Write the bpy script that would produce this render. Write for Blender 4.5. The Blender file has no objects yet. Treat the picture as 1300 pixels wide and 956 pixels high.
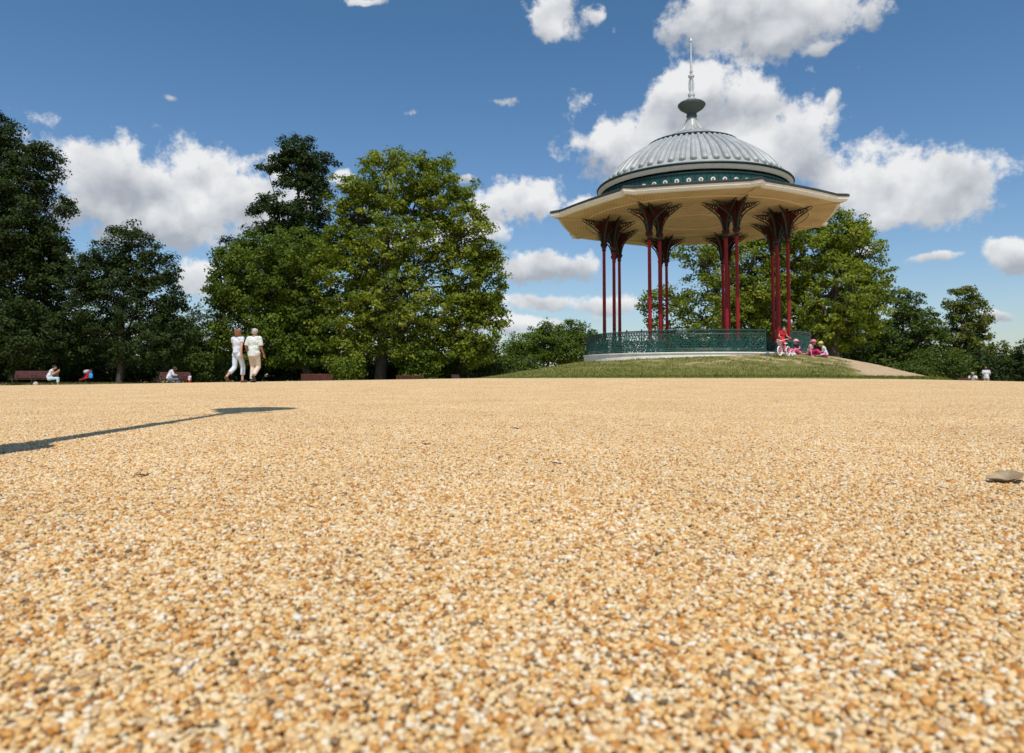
import bpy, bmesh, math, random
import numpy as np
from mathutils import Vector, Matrix, Euler
PI=math.pi
rad=math.radians
scene=bpy.context.scene
col=scene.collection
rng=np.random.default_rng(7)
random.seed(7)

# ---------------------------------------------------------------- camera numbers
F=922.0; PX=650.0; PYC=433.0; HOR=478.0; CAMZ=0.22
PITCH=math.atan((HOR-PYC)/F)
def ray(px,py):
    dx=(px-PX)/F; dz=(PYC-py)/F
    y=math.cos(PITCH)-dz*math.sin(PITCH); z=math.sin(PITCH)+dz*math.cos(PITCH)
    return dx,y,z
def at(px,py,Y):
    x,y,z=ray(px,py); k=Y/y
    return Vector((x*k,Y,CAMZ+z*k))
def zz(py,Y): return at(PX,py,Y).z
def xx(px,Y): return at(px,HOR,Y).x

# ---------------------------------------------------------------- helpers
def link(o,parent=None):
    col.objects.link(o)
    if parent is not None: o.parent=parent
    return o
def tag(o,label=None,cat=None,group=None,kind=None):
    if label: o['label']=label
    if cat: o['category']=cat
    if group: o['group']=group
    if kind: o['kind']=kind
    return o
def empty(name,loc=(0,0,0),rz=0,label=None,cat=None,group=None,s=1.0):
    o=bpy.data.objects.new(name,None); link(o); o.empty_display_size=.2
    o.location=loc; o.rotation_euler=(0,0,rz); o.scale=(s,s,s)
    return tag(o,label,cat,group)
def copy_tree(o,parent=None):
    c=o.copy(); col.objects.link(c); c.parent=parent
    for ch in list(o.children): copy_tree(ch,c)
    return c

class MB:
    def __init__(s): s.v=[]; s.f=[]; s.m=[]; s.cm=0
    def add(s,vs,fs):
        b=len(s.v); s.v+= [tuple(v) for v in vs]
        for f in fs: s.f.append(tuple(i+b for i in f)); s.m.append(s.cm)
    def box(s,c,d,M=None):
        x,y,z=d[0]/2,d[1]/2,d[2]/2; c=Vector(c)
        vs=[Vector((a,b,e)) for a in(-x,x) for b in(-y,y) for e in(-z,z)]
        if M is not None: vs=[M@v for v in vs]
        s.add([v+c for v in vs],[(0,1,3,2),(4,6,7,5),(0,4,5,1),(2,3,7,6),(0,2,6,4),(1,5,7,3)])
    def tube(s,pts,rs,n=8,cap=True,flat=1.0):
        pts=[Vector(p) for p in pts]
        if not hasattr(rs,'__len__'): rs=[rs]*len(pts)
        vs=[];up=Vector((0,0,1)); prevn=None
        for i,p in enumerate(pts):
            d=(pts[min(i+1,len(pts)-1)]-pts[max(i-1,0)])
            if d.length<1e-9: d=Vector((0,0,1))
            d.normalize()
            if prevn is None:
                a=up if abs(d.dot(up))<.9 else Vector((1,0,0))
                nn=d.cross(a).normalized()
            else:
                nn=prevn-d*prevn.dot(d)
                nn=nn.normalized() if nn.length>1e-6 else d.cross(Vector((1,0,0))).normalized()
            prevn=nn; bb=d.cross(nn)
            for k in range(n):
                t=2*PI*k/n; vs.append(p+nn*(math.cos(t)*rs[i])+bb*(math.sin(t)*rs[i]*flat))
        fs=[]
        for i in range(len(pts)-1):
            for k in range(n):
                k2=(k+1)%n; fs.append((i*n+k,i*n+k2,(i+1)*n+k2,(i+1)*n+k))
        if cap: fs.append(tuple(range(n))[::-1]); fs.append(tuple((len(pts)-1)*n+k for k in range(n)))
        s.add(vs,fs)
    def lathe(s,prof,n=32,c=(0,0,0),a0=0,a1=2*PI):
        c=Vector(c); full=abs(a1-a0-2*PI)<1e-6; m=n if full else n+1
        vs=[]
        for r,z in prof:
            for k in range(m):
                t=a0+(a1-a0)*k/n; vs.append(c+Vector((r*math.sin(t),-r*math.cos(t),z)))
        fs=[]
        for i in range(len(prof)-1):
            for k in range(n):
                k2=(k+1)%m if full else k+1
                fs.append((i*m+k,i*m+k2,(i+1)*m+k2,(i+1)*m+k))
        s.add(vs,fs)
    def ring(s,c,R,r,axis='y',n=20,k=6):
        c=Vector(c); vs=[];fs=[]
        for i in range(n):
            t=2*PI*i/n
            for j in range(k):
                u=2*PI*j/k; rr=R+r*math.cos(u); w=r*math.sin(u)
                if axis=='y': p=Vector((rr*math.cos(t),w,rr*math.sin(t)))
                elif axis=='x': p=Vector((w,rr*math.cos(t),rr*math.sin(t)))
                else: p=Vector((rr*math.cos(t),rr*math.sin(t),w))
                vs.append(c+p)
        for i in range(n):
            for j in range(k):
                fs.append((i*k+j,((i+1)%n)*k+j,((i+1)%n)*k+(j+1)%k,i*k+(j+1)%k))
        s.add(vs,fs)
    def ell(s,c,r,n=12,m=8,M=None):
        c=Vector(c); 
        if not hasattr(r,'__len__'): r=(r,r,r)
        vs=[Vector((0,0,-r[2]))]
        for i in range(1,m):
            ph=-PI/2+PI*i/m
            for k in range(n):
                t=2*PI*k/n; vs.append(Vector((r[0]*math.cos(ph)*math.cos(t),r[1]*math.cos(ph)*math.sin(t),r[2]*math.sin(ph))))
        vs.append(Vector((0,0,r[2])))
        if M is not None: vs=[M@v for v in vs]
        fs=[(0,1+(k+1)%n,1+k) for k in range(n)]
        for i in range(m-2):
            for k in range(n):
                a=1+i*n+k;b=1+i*n+(k+1)%n; fs.append((a,b,b+n,a+n))
        L=len(vs)-1
        fs+=[(1+(m-2)*n+k,1+(m-2)*n+(k+1)%n,L) for k in range(n)]
        s.add([v+c for v in vs],fs)
    def prism(s,outline,th,M=Matrix.Identity(4)):
        # outline: list of (u,w) -> x=u,z=w, thickness along y
        n=len(outline); vs=[M@Vector((u,-th/2,w)) for u,w in outline]+[M@Vector((u,th/2,w)) for u,w in outline]
        fs=[tuple(range(n)),tuple(range(2*n-1,n-1,-1))]+[(i,i+n,(i+1)%n+n,(i+1)%n) for i in range(n)]
        s.add(vs,fs)
    def mesh(s,name):
        me=bpy.data.meshes.new(name); me.from_pydata(s.v,[],s.f); me.update()
        return me
    def build(s,name,mats,parent=None,smooth=False,bevel=0,angle=40):
        me=s.mesh(name)
        if not isinstance(mats,(list,tuple)): mats=[mats]
        for m in mats: me.materials.append(m)
        if len(mats)>1: me.polygons.foreach_set('material_index',s.m)
        if smooth:
            me.polygons.foreach_set('use_smooth',[True]*len(me.polygons))
            try: me.set_sharp_from_angle(angle=rad(angle))
            except Exception: pass
        o=bpy.data.objects.new(name,me); link(o,parent)
        if bevel:
            b=o.modifiers.new('bevel','BEVEL'); b.width=bevel; b.segments=2; b.limit_method='ANGLE'
        return o

# ---------------------------------------------------------------- materials
def nmat(name):
    m=bpy.data.materials.new(name); m.use_nodes=True
    nt=m.node_tree; b=nt.nodes['Principled BSDF']
    return m,nt,b
def mat(name,c,rough=.6,var=.12,scale=6.0,metal=0,bump=0,bscale=40,c2=None,spec=.5,coat=0):
    m,nt,b=nmat(name)
    tc=nt.nodes.new('ShaderNodeTexCoord')
    n=nt.nodes.new('ShaderNodeTexNoise'); n.inputs['Scale'].default_value=scale; n.inputs['Detail'].default_value=5
    nt.links.new(tc.outputs['Object'],n.inputs['Vector'])
    r=nt.nodes.new('ShaderNodeValToRGB'); r.color_ramp.elements[0].position=.3; r.color_ramp.elements[1].position=.7
    c=tuple(c); d=tuple(max(0,x*(1-var)) for x in c) if c2 is None else tuple(c2)
    u=tuple(min(1,x*(1+var)) for x in c) if c2 is None else c
    r.color_ramp.elements[0].color=(*d,1); r.color_ramp.elements[1].color=(*u,1)
    nt.links.new(n.outputs['Fac'],r.inputs['Fac']); nt.links.new(r.outputs['Color'],b.inputs['Base Color'])
    b.inputs['Roughness'].default_value=rough; b.inputs['Metallic'].default_value=metal
    b.inputs['Specular IOR Level'].default_value=spec; b.inputs['Coat Weight'].default_value=coat
    if bump:
        n2=nt.nodes.new('ShaderNodeTexNoise'); n2.inputs['Scale'].default_value=bscale; n2.inputs['Detail'].default_value=4
        nt.links.new(tc.outputs['Object'],n2.inputs['Vector'])
        bp=nt.nodes.new('ShaderNodeBump'); bp.inputs['Strength'].default_value=bump; bp.inputs['Distance'].default_value=.02
        nt.links.new(n2.outputs['Fac'],bp.inputs['Height']); nt.links.new(bp.outputs['Normal'],b.inputs['Normal'])
    return m
M={}
M['red']=mat('paint_red',(.25,.012,.014),.5,.15,3,spec=.25)
M['maroon']=mat('paint_maroon',(.055,.010,.009),.55,.2,5,spec=.2)
M['green']=mat('paint_green',(.006,.066,.050),.4,.2,4,coat=.2)
M['dgreen']=mat('paint_dark_green',(.016,.045,.04),.5,.2,4,spec=.3)
M['roofedge']=mat('roof_edge_lead',(.035,.045,.045),.5,.2,3)
M['white']=mat('paint_white',(.78,.76,.7),.45,.06,3)
M['cream']=mat('paint_cream',(.64,.51,.32),.5,.06,2)
M['stone']=mat('render_plinth',(.86,.83,.77),.75,.12,2,bump=.2)
M['floor']=mat('floor_boards',(.3,.27,.22),.7,.15,2)
M['black']=mat('cast_iron_black',(.018,.02,.02),.4,.2,6)
M['benchwood']=mat('bench_wood',(.085,.022,.018),.5,.25,5)
M['bark']=mat('bark',(.16,.13,.095),.85,.35,3,bump=.6,bscale=9)
M['barkdark']=mat('bark_dark',(.07,.055,.04),.9,.3,3,bump=.6,bscale=9)
M['glass']=mat('lamp_glass',(.6,.62,.62),.1,.05,3)
M['rubber']=mat('rubber',(.03,.03,.03),.7)
M['spoke']=mat('steel',(.6,.6,.62),.3,metal=1)
def fabric(n,c): return mat(n,c,.85,.12,14,bump=1.0,bscale=9,spec=.2)
# ---- ceiling boards
def ceiling_mat():
    m,nt,b=nmat('ceiling_boards')
    tc=nt.nodes.new('ShaderNodeTexCoord')
    mp=nt.nodes.new('ShaderNodeMapping'); mp.inputs['Rotation'].default_value=(0,0,.12); nt.links.new(tc.outputs['Object'],mp.inputs['Vector'])
    w=nt.nodes.new('ShaderNodeTexWave'); w.inputs['Scale'].default_value=2.2; w.wave_type='BANDS'; w.bands_direction='X'; w.wave_profile='SIN'
    nt.links.new(mp.outputs['Vector'],w.inputs['Vector'])
    r=nt.nodes.new('ShaderNodeValToRGB'); r.color_ramp.elements[0].position=0; r.color_ramp.elements[1].position=.1
    nt.links.new(w.outputs['Fac'],r.inputs['Fac'])
    mx=nt.nodes.new('ShaderNodeMix'); mx.data_type='RGBA'
    mx.inputs[6].default_value=(.46,.34,.19,1); mx.inputs[7].default_value=(.67,.52,.31,1)
    nt.links.new(r.outputs['Color'],mx.inputs[0])
    nn=nt.nodes.new('ShaderNodeTexNoise'); nn.inputs['Scale'].default_value=.9; nn.inputs['Detail'].default_value=8; nn.inputs['Roughness'].default_value=.7; nt.links.new(tc.outputs['Object'],nn.inputs['Vector'])
    rn=nt.nodes.new('ShaderNodeValToRGB'); rn.color_ramp.elements[0].position=.35; rn.color_ramp.elements[1].position=.6; rn.color_ramp.elements[0].color=(.80,.76,.70,1); rn.color_ramp.elements[1].color=(1,1,1,1); nt.links.new(nn.outputs['Fac'],rn.inputs['Fac'])
    mm_=nt.nodes.new('ShaderNodeMix'); mm_.data_type='RGBA'; mm_.blend_type='MULTIPLY'; mm_.inputs[0].default_value=1; nt.links.new(mx.outputs[2],mm_.inputs[6]); nt.links.new(rn.outputs['Color'],mm_.inputs[7])
    nt.links.new(mm_.outputs[2],b.inputs['Base Color'])
    b.inputs['Roughness'].default_value=.5
    bp=nt.nodes.new('ShaderNodeBump'); bp.inputs['Strength'].default_value=.4; bp.inputs['Distance'].default_value=.01
    nt.links.new(r.outputs['Color'],bp.inputs['Height']); nt.links.new(bp.outputs['Normal'],b.inputs['Normal'])
    return m
M['ceiling']=ceiling_mat()
def lead_mat():
    m,nt,b=nmat('lead_dome')
    tc=nt.nodes.new('ShaderNodeTexCoord')
    n=nt.nodes.new('ShaderNodeTexNoise'); n.inputs['Scale'].default_value=1.6; n.inputs['Detail'].default_value=8; n.inputs['Roughness'].default_value=.65
    nt.links.new(tc.outputs['Object'],n.inputs['Vector'])
    r=nt.nodes.new('ShaderNodeValToRGB'); r.color_ramp.elements[0].position=.3; r.color_ramp.elements[1].position=.72
    r.color_ramp.elements[0].color=(.27,.285,.285,1); r.color_ramp.elements[1].color=(.45,.47,.47,1)
    nt.links.new(n.outputs['Fac'],r.inputs['Fac']); nt.links.new(r.outputs['Color'],b.inputs['Base Color'])
    b.inputs['Roughness'].default_value=.4; b.inputs['Metallic'].default_value=.0
    return m
M['lead']=lead_mat()

# ---------------------------------------------------------------- terrain
BC=Vector((8.98,35.7)); PHI=-.649; TOP0=1.12
def sm(a,b,x):
    t=np.clip((x-a)/(b-a),0,1); return t*t*(3-2*t)
def plaza(x,y):
    x=np.asarray(x,float); y=np.asarray(y,float)
    xs=x*22/np.maximum(y,22)     # same bearing
    zc=np.interp(xs,[-40,-16,-13,-8.5,-4,-1,8,12,16,40],[-.16,-.11,-.06,.03,.11,.165,.17,.13,.03,-.05])
    zf=np.interp(x,[-60,-33,-26,-20,-10,0,10,30,60],[-.38,-.38,-.38,-.46,-.6,-.6,-.55,-.75,-.9])
    zfar=np.where(y>0,zf,0)
    h=zc*sm(5,22,y)
    h=h+(zfar-zc)*sm(25,46,y)
    return h
def mound(x,y):
    r=np.hypot(x-BC.x,y-BC.y)
    ro=11.0+1.6*np.clip(-(x-BC.x)/np.maximum(r,.1),0,1)**2
    t=np.clip((r-5.5)/(ro-5.5),0,1)
    prof=1-(t**1.15)*(1.0) ; prof=prof*(1-.25*np.sin(PI*t)*0)
    prof=np.where(t<1,(1-t)**1.05*(1+.35*t*(1-t)),0)
    top=TOP0+.032*(x-BC.x)
    return top,prof
def zg(x,y):
    x=np.asarray(x,float); y=np.asarray(y,float)
    p=plaza(x,y); top,prof=mound(x,y)
    n=.02*np.sin(x*2.1+1)*np.sin(y*1.7)+.012*np.sin(x*5.3+y*3.1)
    nn=n*np.clip(prof*4,0,1)*np.clip((1-prof)*4,0,1)
    return np.where(prof>0, p+(top-p)*prof+nn, p)
def gridmesh(name,xs,ys,zfun,material,off=0):
    X,Y=np.meshgrid(xs,ys); Z=zfun(X,Y)+off
    nx,ny=len(xs),len(ys)
    v=np.stack([X.ravel(),Y.ravel(),Z.ravel()],1)
    i=np.arange(nx-1)[None,:]+np.arange(ny-1)[:,None]*nx
    f=np.stack([i,i+1,i+1+nx,i+nx],-1).reshape(-1,4)
    me=bpy.data.meshes.new(name); me.vertices.add(len(v)); me.vertices.foreach_set('co',v.ravel())
    me.loops.add(f.size); me.loops.foreach_set('vertex_index',f.ravel()); me.polygons.add(len(f))
    me.polygons.foreach_set('loop_start',np.arange(len(f))*4); me.polygons.foreach_set('loop_total',np.full(len(f),4))
    me.polygons.foreach_set('use_smooth',np.ones(len(f),bool)); me.update(calc_edges=True); me.materials.append(material)
    o=bpy.data.objects.new(name,me); link(o); return o

def grass_mat():
    m,nt,b=nmat('park_ground'); N=nt.nodes.new; L=nt.links.new
    geo=N('ShaderNodeNewGeometry')
    def noise(s,d=6,r=.6):
        n=N('ShaderNodeTexNoise'); n.inputs['Scale'].default_value=s; n.inputs['Detail'].default_value=d; n.inputs['Roughness'].default_value=r
        L(geo.outputs['Position'],n.inputs['Vector']); return n.outputs['Fac']
    def ramp(f,p0,p1,c0,c1):
        r=N('ShaderNodeValToRGB'); r.color_ramp.elements[0].position=p0; r.color_ramp.elements[1].position=p1
        r.color_ramp.elements[0].color=(*c0,1); r.color_ramp.elements[1].color=(*c1,1); L(f,r.inputs['Fac']); return r.outputs['Color']
    def mix(f,a,c):
        x=N('ShaderNodeMix'); x.data_type='RGBA'; L(f,x.inputs[0]); L(a,x.inputs[6]); L(c,x.inputs[7]); return x.outputs[2]
    g=ramp(noise(2.2),.35,.65,(.13,.14,.03),(.23,.21,.07))
    g2=ramp(noise(30,3),.35,.7,(.07,.08,.02),(.24,.21,.08))
    x=N('ShaderNodeMix'); x.data_type='RGBA'; x.inputs[0].default_value=.5; L(g,x.inputs[6]); L(g2,x.inputs[7]); g=x.outputs[2]
    dirt=ramp(noise(8),.3,.7,(.38,.27,.165),(.52,.39,.25))
    # bare earth: right flank of the mound, worn patches
    sep=N('ShaderNodeSeparateXYZ'); L(geo.outputs['Position'],sep.inputs[0])
    def mth(op,a,bv=None,c=None):
        n=N('ShaderNodeMath'); n.operation=op
        for i,q in enumerate((a,bv,c)):
            if q is None: continue
            if isinstance(q,(int,float)): n.inputs[i].default_value=q
            else: L(q,n.inputs[i])
        return n.outputs[0]
    def mr(v,a,b_):
        n=N('ShaderNodeMapRange'); n.interpolation_type='SMOOTHSTEP'; L(v,n.inputs[0]); n.inputs[1].default_value=a; n.inputs[2].default_value=b_; return n.outputs[0]
    nz=noise(.9,6,.65)
    e=mth('ADD',sep.outputs[0],mth('MULTIPLY',mth('SUBTRACT',nz,.5),3.0))
    e=mth('ADD',e,mth('MULTIPLY',mth('SUBTRACT',34.0,sep.outputs[1]),.225))
    right=mr(e,14.0,14.9)
    far=mth('SUBTRACT',1.0,mr(sep.outputs[0],22,24)); nearb=mth('SUBTRACT',1.0,mr(sep.outputs[1],50,60))
    right=mth('MULTIPLY',mth('MULTIPLY',right,far),nearb)
    worn=mth('MULTIPLY',mr(noise(1.1,7,.7),.47,.60), mr(sep.outputs[2],.3,.9))
    wornr=mth('MULTIPLY',worn,mr(e,0.0,13.0))
    mask=mth('MAXIMUM',right,mth('MULTIPLY',wornr,.9))
    c=mix(mask,g,dirt)
    # far lawn: dry yellow green
    dry=ramp(noise(1.1,5),.3,.7,(.20,.18,.06),(.33,.28,.11))
    c=mix(mr(sep.outputs[1],44,47),c,dry)
    L(c,b.inputs['Base Color']); b.inputs['Roughness'].default_value=.95; b.inputs['Specular IOR Level'].default_value=.1
    bp=N('ShaderNodeBump'); bp.inputs['Strength'].default_value=.6; bp.inputs['Distance'].default_value=.03; L(noise(18,6,.7),bp.inputs['Height']); L(bp.outputs['Normal'],b.inputs['Normal'])
    return m
def dens(a,b,c0,c1,step,far):
    core=np.arange(c0,c1+1e-6,step); lo=[];hi=[]
    s=step; v=c0
    while v>a: s*=1.3; v-=s; lo.append(v)
    s=step; v=c1
    while v<b: s*=1.3; v+=s; hi.append(v)
    return np.array(lo[::-1]+list(core)+hi)
ground=gridmesh('ground',dens(-1500,1500,-6,24,.25,0),dens(-400,3000,20,50,.25,0),zg,grass_mat(),-.03)
tag(ground,kind='structure')

STONE_RAMP=[(0,(.10,.08,.055)),(.015,(.24,.17,.10)),(.05,(.40,.19,.06)),(.12,(.60,.27,.06)),(.22,(.72,.40,.12)),(.30,(.58,.44,.28)),(.34,(.76,.47,.17)),(.50,(.82,.57,.26)),(.68,(.84,.64,.36)),(.85,(.86,.72,.47)),(.96,(.88,.80,.64)),(1,(.84,.80,.70))]
def stone_ramp(nt):
    r=nt.nodes.new('ShaderNodeValToRGB'); r.color_ramp.interpolation='LINEAR'
    e=r.color_ramp.elements; e[0].position=0; e[0].color=(*STONE_RAMP[0][1],1); e[1].position=1; e[1].color=(*STONE_RAMP[-1][1],1)
    for p,c in STONE_RAMP[1:-1]:
        q=e.new(p); q.color=(*c,1)
    return r
def gravel_sheet_mat():
    m,nt,b=nmat('bound_gravel'); N=nt.nodes.new; L=nt.links.new
    geo=N('ShaderNodeNewGeometry')
    v=N('ShaderNodeTexVoronoi'); v.inputs['Scale'].default_value=90; L(geo.outputs['Position'],v.inputs['Vector'])
    sep=N('ShaderNodeSeparateColor'); L(v.outputs['Color'],sep.inputs[0])
    r=stone_ramp(nt); L(sep.outputs[0],r.inputs['Fac'])
    # close by, the sheet is the resin bed between the loose stones
    sp=N('ShaderNodeSeparateXYZ'); L(geo.outputs['Position'],sp.inputs[0])
    n=N('ShaderNodeTexNoise'); n.inputs['Scale'].default_value=1.2; n.inputs['Detail'].default_value=6; L(geo.outputs['Position'],n.inputs['Vector'])
    rr=N('ShaderNodeValToRGB'); rr.color_ramp.elements[0].position=.3; rr.color_ramp.elements[1].position=.7
    rr.color_ramp.elements[0].color=(.80,.78,.75,1); rr.color_ramp.elements[1].color=(.94,.94,.94,1); L(n.outputs['Fac'],rr.inputs['Fac'])
    mu=N('ShaderNodeMix'); mu.data_type='RGBA'; mu.blend_type='MULTIPLY'; mu.inputs[0].default_value=1; L(r.outputs['Color'],mu.inputs[6]); L(rr.outputs['Color'],mu.inputs[7])
    L(mu.outputs[2],b.inputs['Base Color'])
    b.inputs['Roughness'].default_value=.7; b.inputs['Specular IOR Level'].default_value=.25
    bp=N('ShaderNodeBump'); bp.inputs['Strength'].default_value=.5; bp.inputs['Distance'].default_value=.004; bp.invert=True
    L(v.outputs['Distance'],bp.inputs['Height']); L(bp.outputs['Normal'],b.inputs['Normal'])
    return m
gravel=gridmesh('gravel_path',dens(-70,70,-20,24,.5,0),np.concatenate([np.arange(-14,0,1.0),np.arange(0,46,.5)]),plaza,gravel_sheet_mat(),-.003)
gravel.name='gravel_plaza'; tag(gravel,kind='structure')

# ---------------------------------------------------------------- loose stones of the gravel (one object, instanced patch)
def make_stones():
    TS=.62
    nx=132; g=TS/nx
    xs,ys=np.meshgrid(np.arange(nx),np.arange(nx))
    xs=xs.ravel();ys=ys.ravel(); cx=(xs+.5*(ys%2))*g-TS/2; cy=ys*g*.93*(TS/(nx*g*.93))-TS/2
    n=len(cx)
    cx=cx+rng.uniform(-.42,.42,n)*g; cy=cy+rng.uniform(-.42,.42,n)*g
    size=rng.lognormal(math.log(.0028),.26,n).clip(.0015,.0050)
    # icosphere base
    bm=bmesh.new(); bmesh.ops.create_icosphere(bm,subdivisions=1,radius=1); bm.verts.ensure_lookup_table()
    if len(bm.verts)<40:
        bm.free(); bm=bmesh.new(); bmesh.ops.create_icosphere(bm,subdivisions=2,radius=1)
    base=np.array([v.co[:] for v in bm.verts]); tri=np.array([[v.index for v in f.verts] for f in bm.faces]); bm.free()
    nv=len(base)
    sc=np.stack([rng.uniform(.8,1.35,n),rng.uniform(.7,1.1,n),rng.uniform(.5,.85,n)],1)*size[:,None]
    P=base[None]*(1+rng.uniform(-.20,.20,(n,nv,1)))
    P=np.clip(P,-rng.uniform(.56,.98,(n,1,3)),rng.uniform(.56,.98,(n,1,3)))*1.1
    P=P*sc[:,None,:]
    # random rotation: tilt + spin
    a=rng.uniform(0,2*PI,n); t=rng.normal(0,.3,n); u=rng.normal(0,.3,n)
    ca,sa=np.cos(a),np.sin(a)
    def rx(P,t): c,s=np.cos(t)[:,None],np.sin(t)[:,None]; y=P[...,1]*c-P[...,2]*s; z=P[...,1]*s+P[...,2]*c; return np.stack([P[...,0],y,z],-1)
    def ry(P,t): c,s=np.cos(t)[:,None],np.sin(t)[:,None]; x=P[...,0]*c+P[...,2]*s; z=-P[...,0]*s+P[...,2]*c; return np.stack([x,P[...,1],z],-1)
    P=rx(P,t); P=ry(P,u)
    x=P[...,0]*ca[:,None]-P[...,1]*sa[:,None]; y=P[...,0]*sa[:,None]+P[...,1]*ca[:,None]; P=np.stack([x,y,P[...,2]],-1)
    cz=rng.uniform(-.0018,.0016,n)+.0004
    P+=np.stack([cx,cy,cz],1)[:,None,:]
    V=P.reshape(-1,3)
    T=(tri[None]+np.arange(n)[:,None,None]*nv).reshape(-1,3)
    colr=rng.uniform(0,1,n)
    # instance points
    pts=[];rots=[]
    for iy in range(0,26):
        for ix in range(-24,25):
            Xc=ix*TS; Yc=.3+iy*TS
            if abs(Xc)>1.1*Yc+3.2: continue
            h=1e-1; z=float(plaza(Xc,Yc)); gx=(float(plaza(Xc+h,Yc))-z)/h; gy=(float(plaza(Xc,Yc+h))-z)/h
            k=random.randrange(4)
            R=Matrix.Rotation(math.atan(gy),3,'X')@Matrix.Rotation(-math.atan(gx),3,'Y')@Matrix.Rotation(k*PI/2,3,'Z')
            pts.append((Xc,Yc,z)); rots.append(R.to_euler('XYZ')[:])
    V2=np.concatenate([V,np.array(pts)])
    me=bpy.data.meshes.new('gravel_stones'); me.vertices.add(len(V2)); me.vertices.foreach_set('co',V2.ravel())
    me.loops.add(T.size); me.loops.foreach_set('vertex_index',T.ravel().astype(np.int32)); me.polygons.add(len(T))
    me.polygons.foreach_set('loop_start',np.arange(len(T))*3); me.polygons.foreach_set('loop_total',np.full(len(T),3))
    me.polygons.foreach_set('use_smooth',np.ones(len(T),bool)); me.update(calc_edges=True)
    A=me.attributes.new('ispt','FLOAT','POINT'); A.data.foreach_set('value',np.concatenate([np.zeros(len(V)),np.ones(len(pts))]).astype(np.float32))
    A=me.attributes.new('stone','FLOAT','POINT'); A.data.foreach_set('value',np.concatenate([np.repeat(colr,nv),np.zeros(len(pts))]).astype(np.float32))
    A=me.attributes.new('rot','FLOAT_VECTOR','POINT'); A.data.foreach_set('vector',np.concatenate([np.zeros((len(V),3)),np.array(rots)]).astype(np.float32).ravel())
    m,nt,b=nmat('gravel_stone'); N=nt.nodes.new; L=nt.links.new
    at_=N('ShaderNodeAttribute'); at_.attribute_name='stone'
    oi=N('ShaderNodeObjectInfo')
    ad=N('ShaderNodeMath'); ad.operation='ADD'; L(at_.outputs['Fac'],ad.inputs[0]); L(oi.outputs['Random'],ad.inputs[1])
    fr=N('ShaderNodeMath'); fr.operation='FRACT'; L(ad.outputs[0],fr.inputs[0])
    r=stone_ramp(nt); L(fr.outputs[0],r.inputs['Fac'])
    geo=N('ShaderNodeNewGeometry')
    n=N('ShaderNodeTexNoise'); n.inputs['Scale'].default_value=420; n.inputs['Detail'].default_value=3; L(geo.outputs['Position'],n.inputs['Vector'])
    rr=N('ShaderNodeValToRGB'); rr.color_ramp.elements[0].position=.3; rr.color_ramp.elements[1].position=.7
    rr.color_ramp.elements[0].color=(.78,.72,.66,1); rr.color_ramp.elements[1].color=(1,1,1,1); L(n.outputs['Fac'],rr.inputs['Fac'])
    mu=N('ShaderNodeMix'); mu.data_type='RGBA'; mu.blend_type='MULTIPLY'; mu.inputs[0].default_value=1; L(r.outputs['Color'],mu.inputs[6]); L(rr.outputs['Color'],mu.inputs[7])
    n3=N('ShaderNodeTexNoise'); n3.inputs['Scale'].default_value=1.3; n3.inputs['Detail'].default_value=5; L(geo.outputs['Position'],n3.inputs['Vector'])
    r3=N('ShaderNodeValToRGB'); r3.color_ramp.elements[0].position=.3; r3.color_ramp.elements[1].position=.7
    r3.color_ramp.elements[0].color=(.86,.83,.78,1); r3.color_ramp.elements[1].color=(1,1,1,1); L(n3.outputs['Fac'],r3.inputs['Fac'])
    m2=N('ShaderNodeMix'); m2.data_type='RGBA'; m2.blend_type='MULTIPLY'; m2.inputs[0].default_value=1; L(mu.outputs[2],m2.inputs[6]); L(r3.outputs['Color'],m2.inputs[7])
    L(m2.outputs[2],b.inputs['Base Color']); b.inputs['Roughness'].default_value=.55; b.inputs['Specular IOR Level'].default_value=.35
    me.materials.append(m)
    o=bpy.data.objects.new('gravel_stones',me); link(o); tag(o,'pale gold and brown gravel stones covering the foreground path','gravel',kind='stuff')
    g_=bpy.data.node_groups.new('scatter_patch','GeometryNodeTree')
    g_.interface.new_socket('Geometry',in_out='INPUT',socket_type='NodeSocketGeometry'); g_.interface.new_socket('Geometry',in_out='OUTPUT',socket_type='NodeSocketGeometry')
    N=g_.nodes.new; L=g_.links.new
    gi=N('NodeGroupInput'); go=N('NodeGroupOutput')
    na=N('GeometryNodeInputNamedAttribute'); na.data_type='FLOAT'; na.inputs['Name'].default_value='ispt'
    cmp_=N('FunctionNodeCompare'); cmp_.data_type='FLOAT'; cmp_.operation='GREATER_THAN'; L(na.outputs['Attribute'],cmp_.inputs[0]); cmp_.inputs[1].default_value=.5
    sg=N('GeometryNodeSeparateGeometry'); sg.domain='POINT'; L(gi.outputs[0],sg.inputs[0]); L(cmp_.outputs[0],sg.inputs['Selection'])
    nr=N('GeometryNodeInputNamedAttribute'); nr.data_type='FLOAT_VECTOR'; nr.inputs['Name'].default_value='rot'
    ip=N('GeometryNodeInstanceOnPoints'); L(sg.outputs['Selection'],ip.inputs['Points']); L(sg.outputs['Inverted'],ip.inputs['Instance']); L(nr.outputs['Attribute'],ip.inputs['Rotation'])
    L(ip.outputs[0],go.inputs[0])
    md=o.modifiers.new('scatter','NODES'); md.node_group=g_
make_stones()

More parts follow.
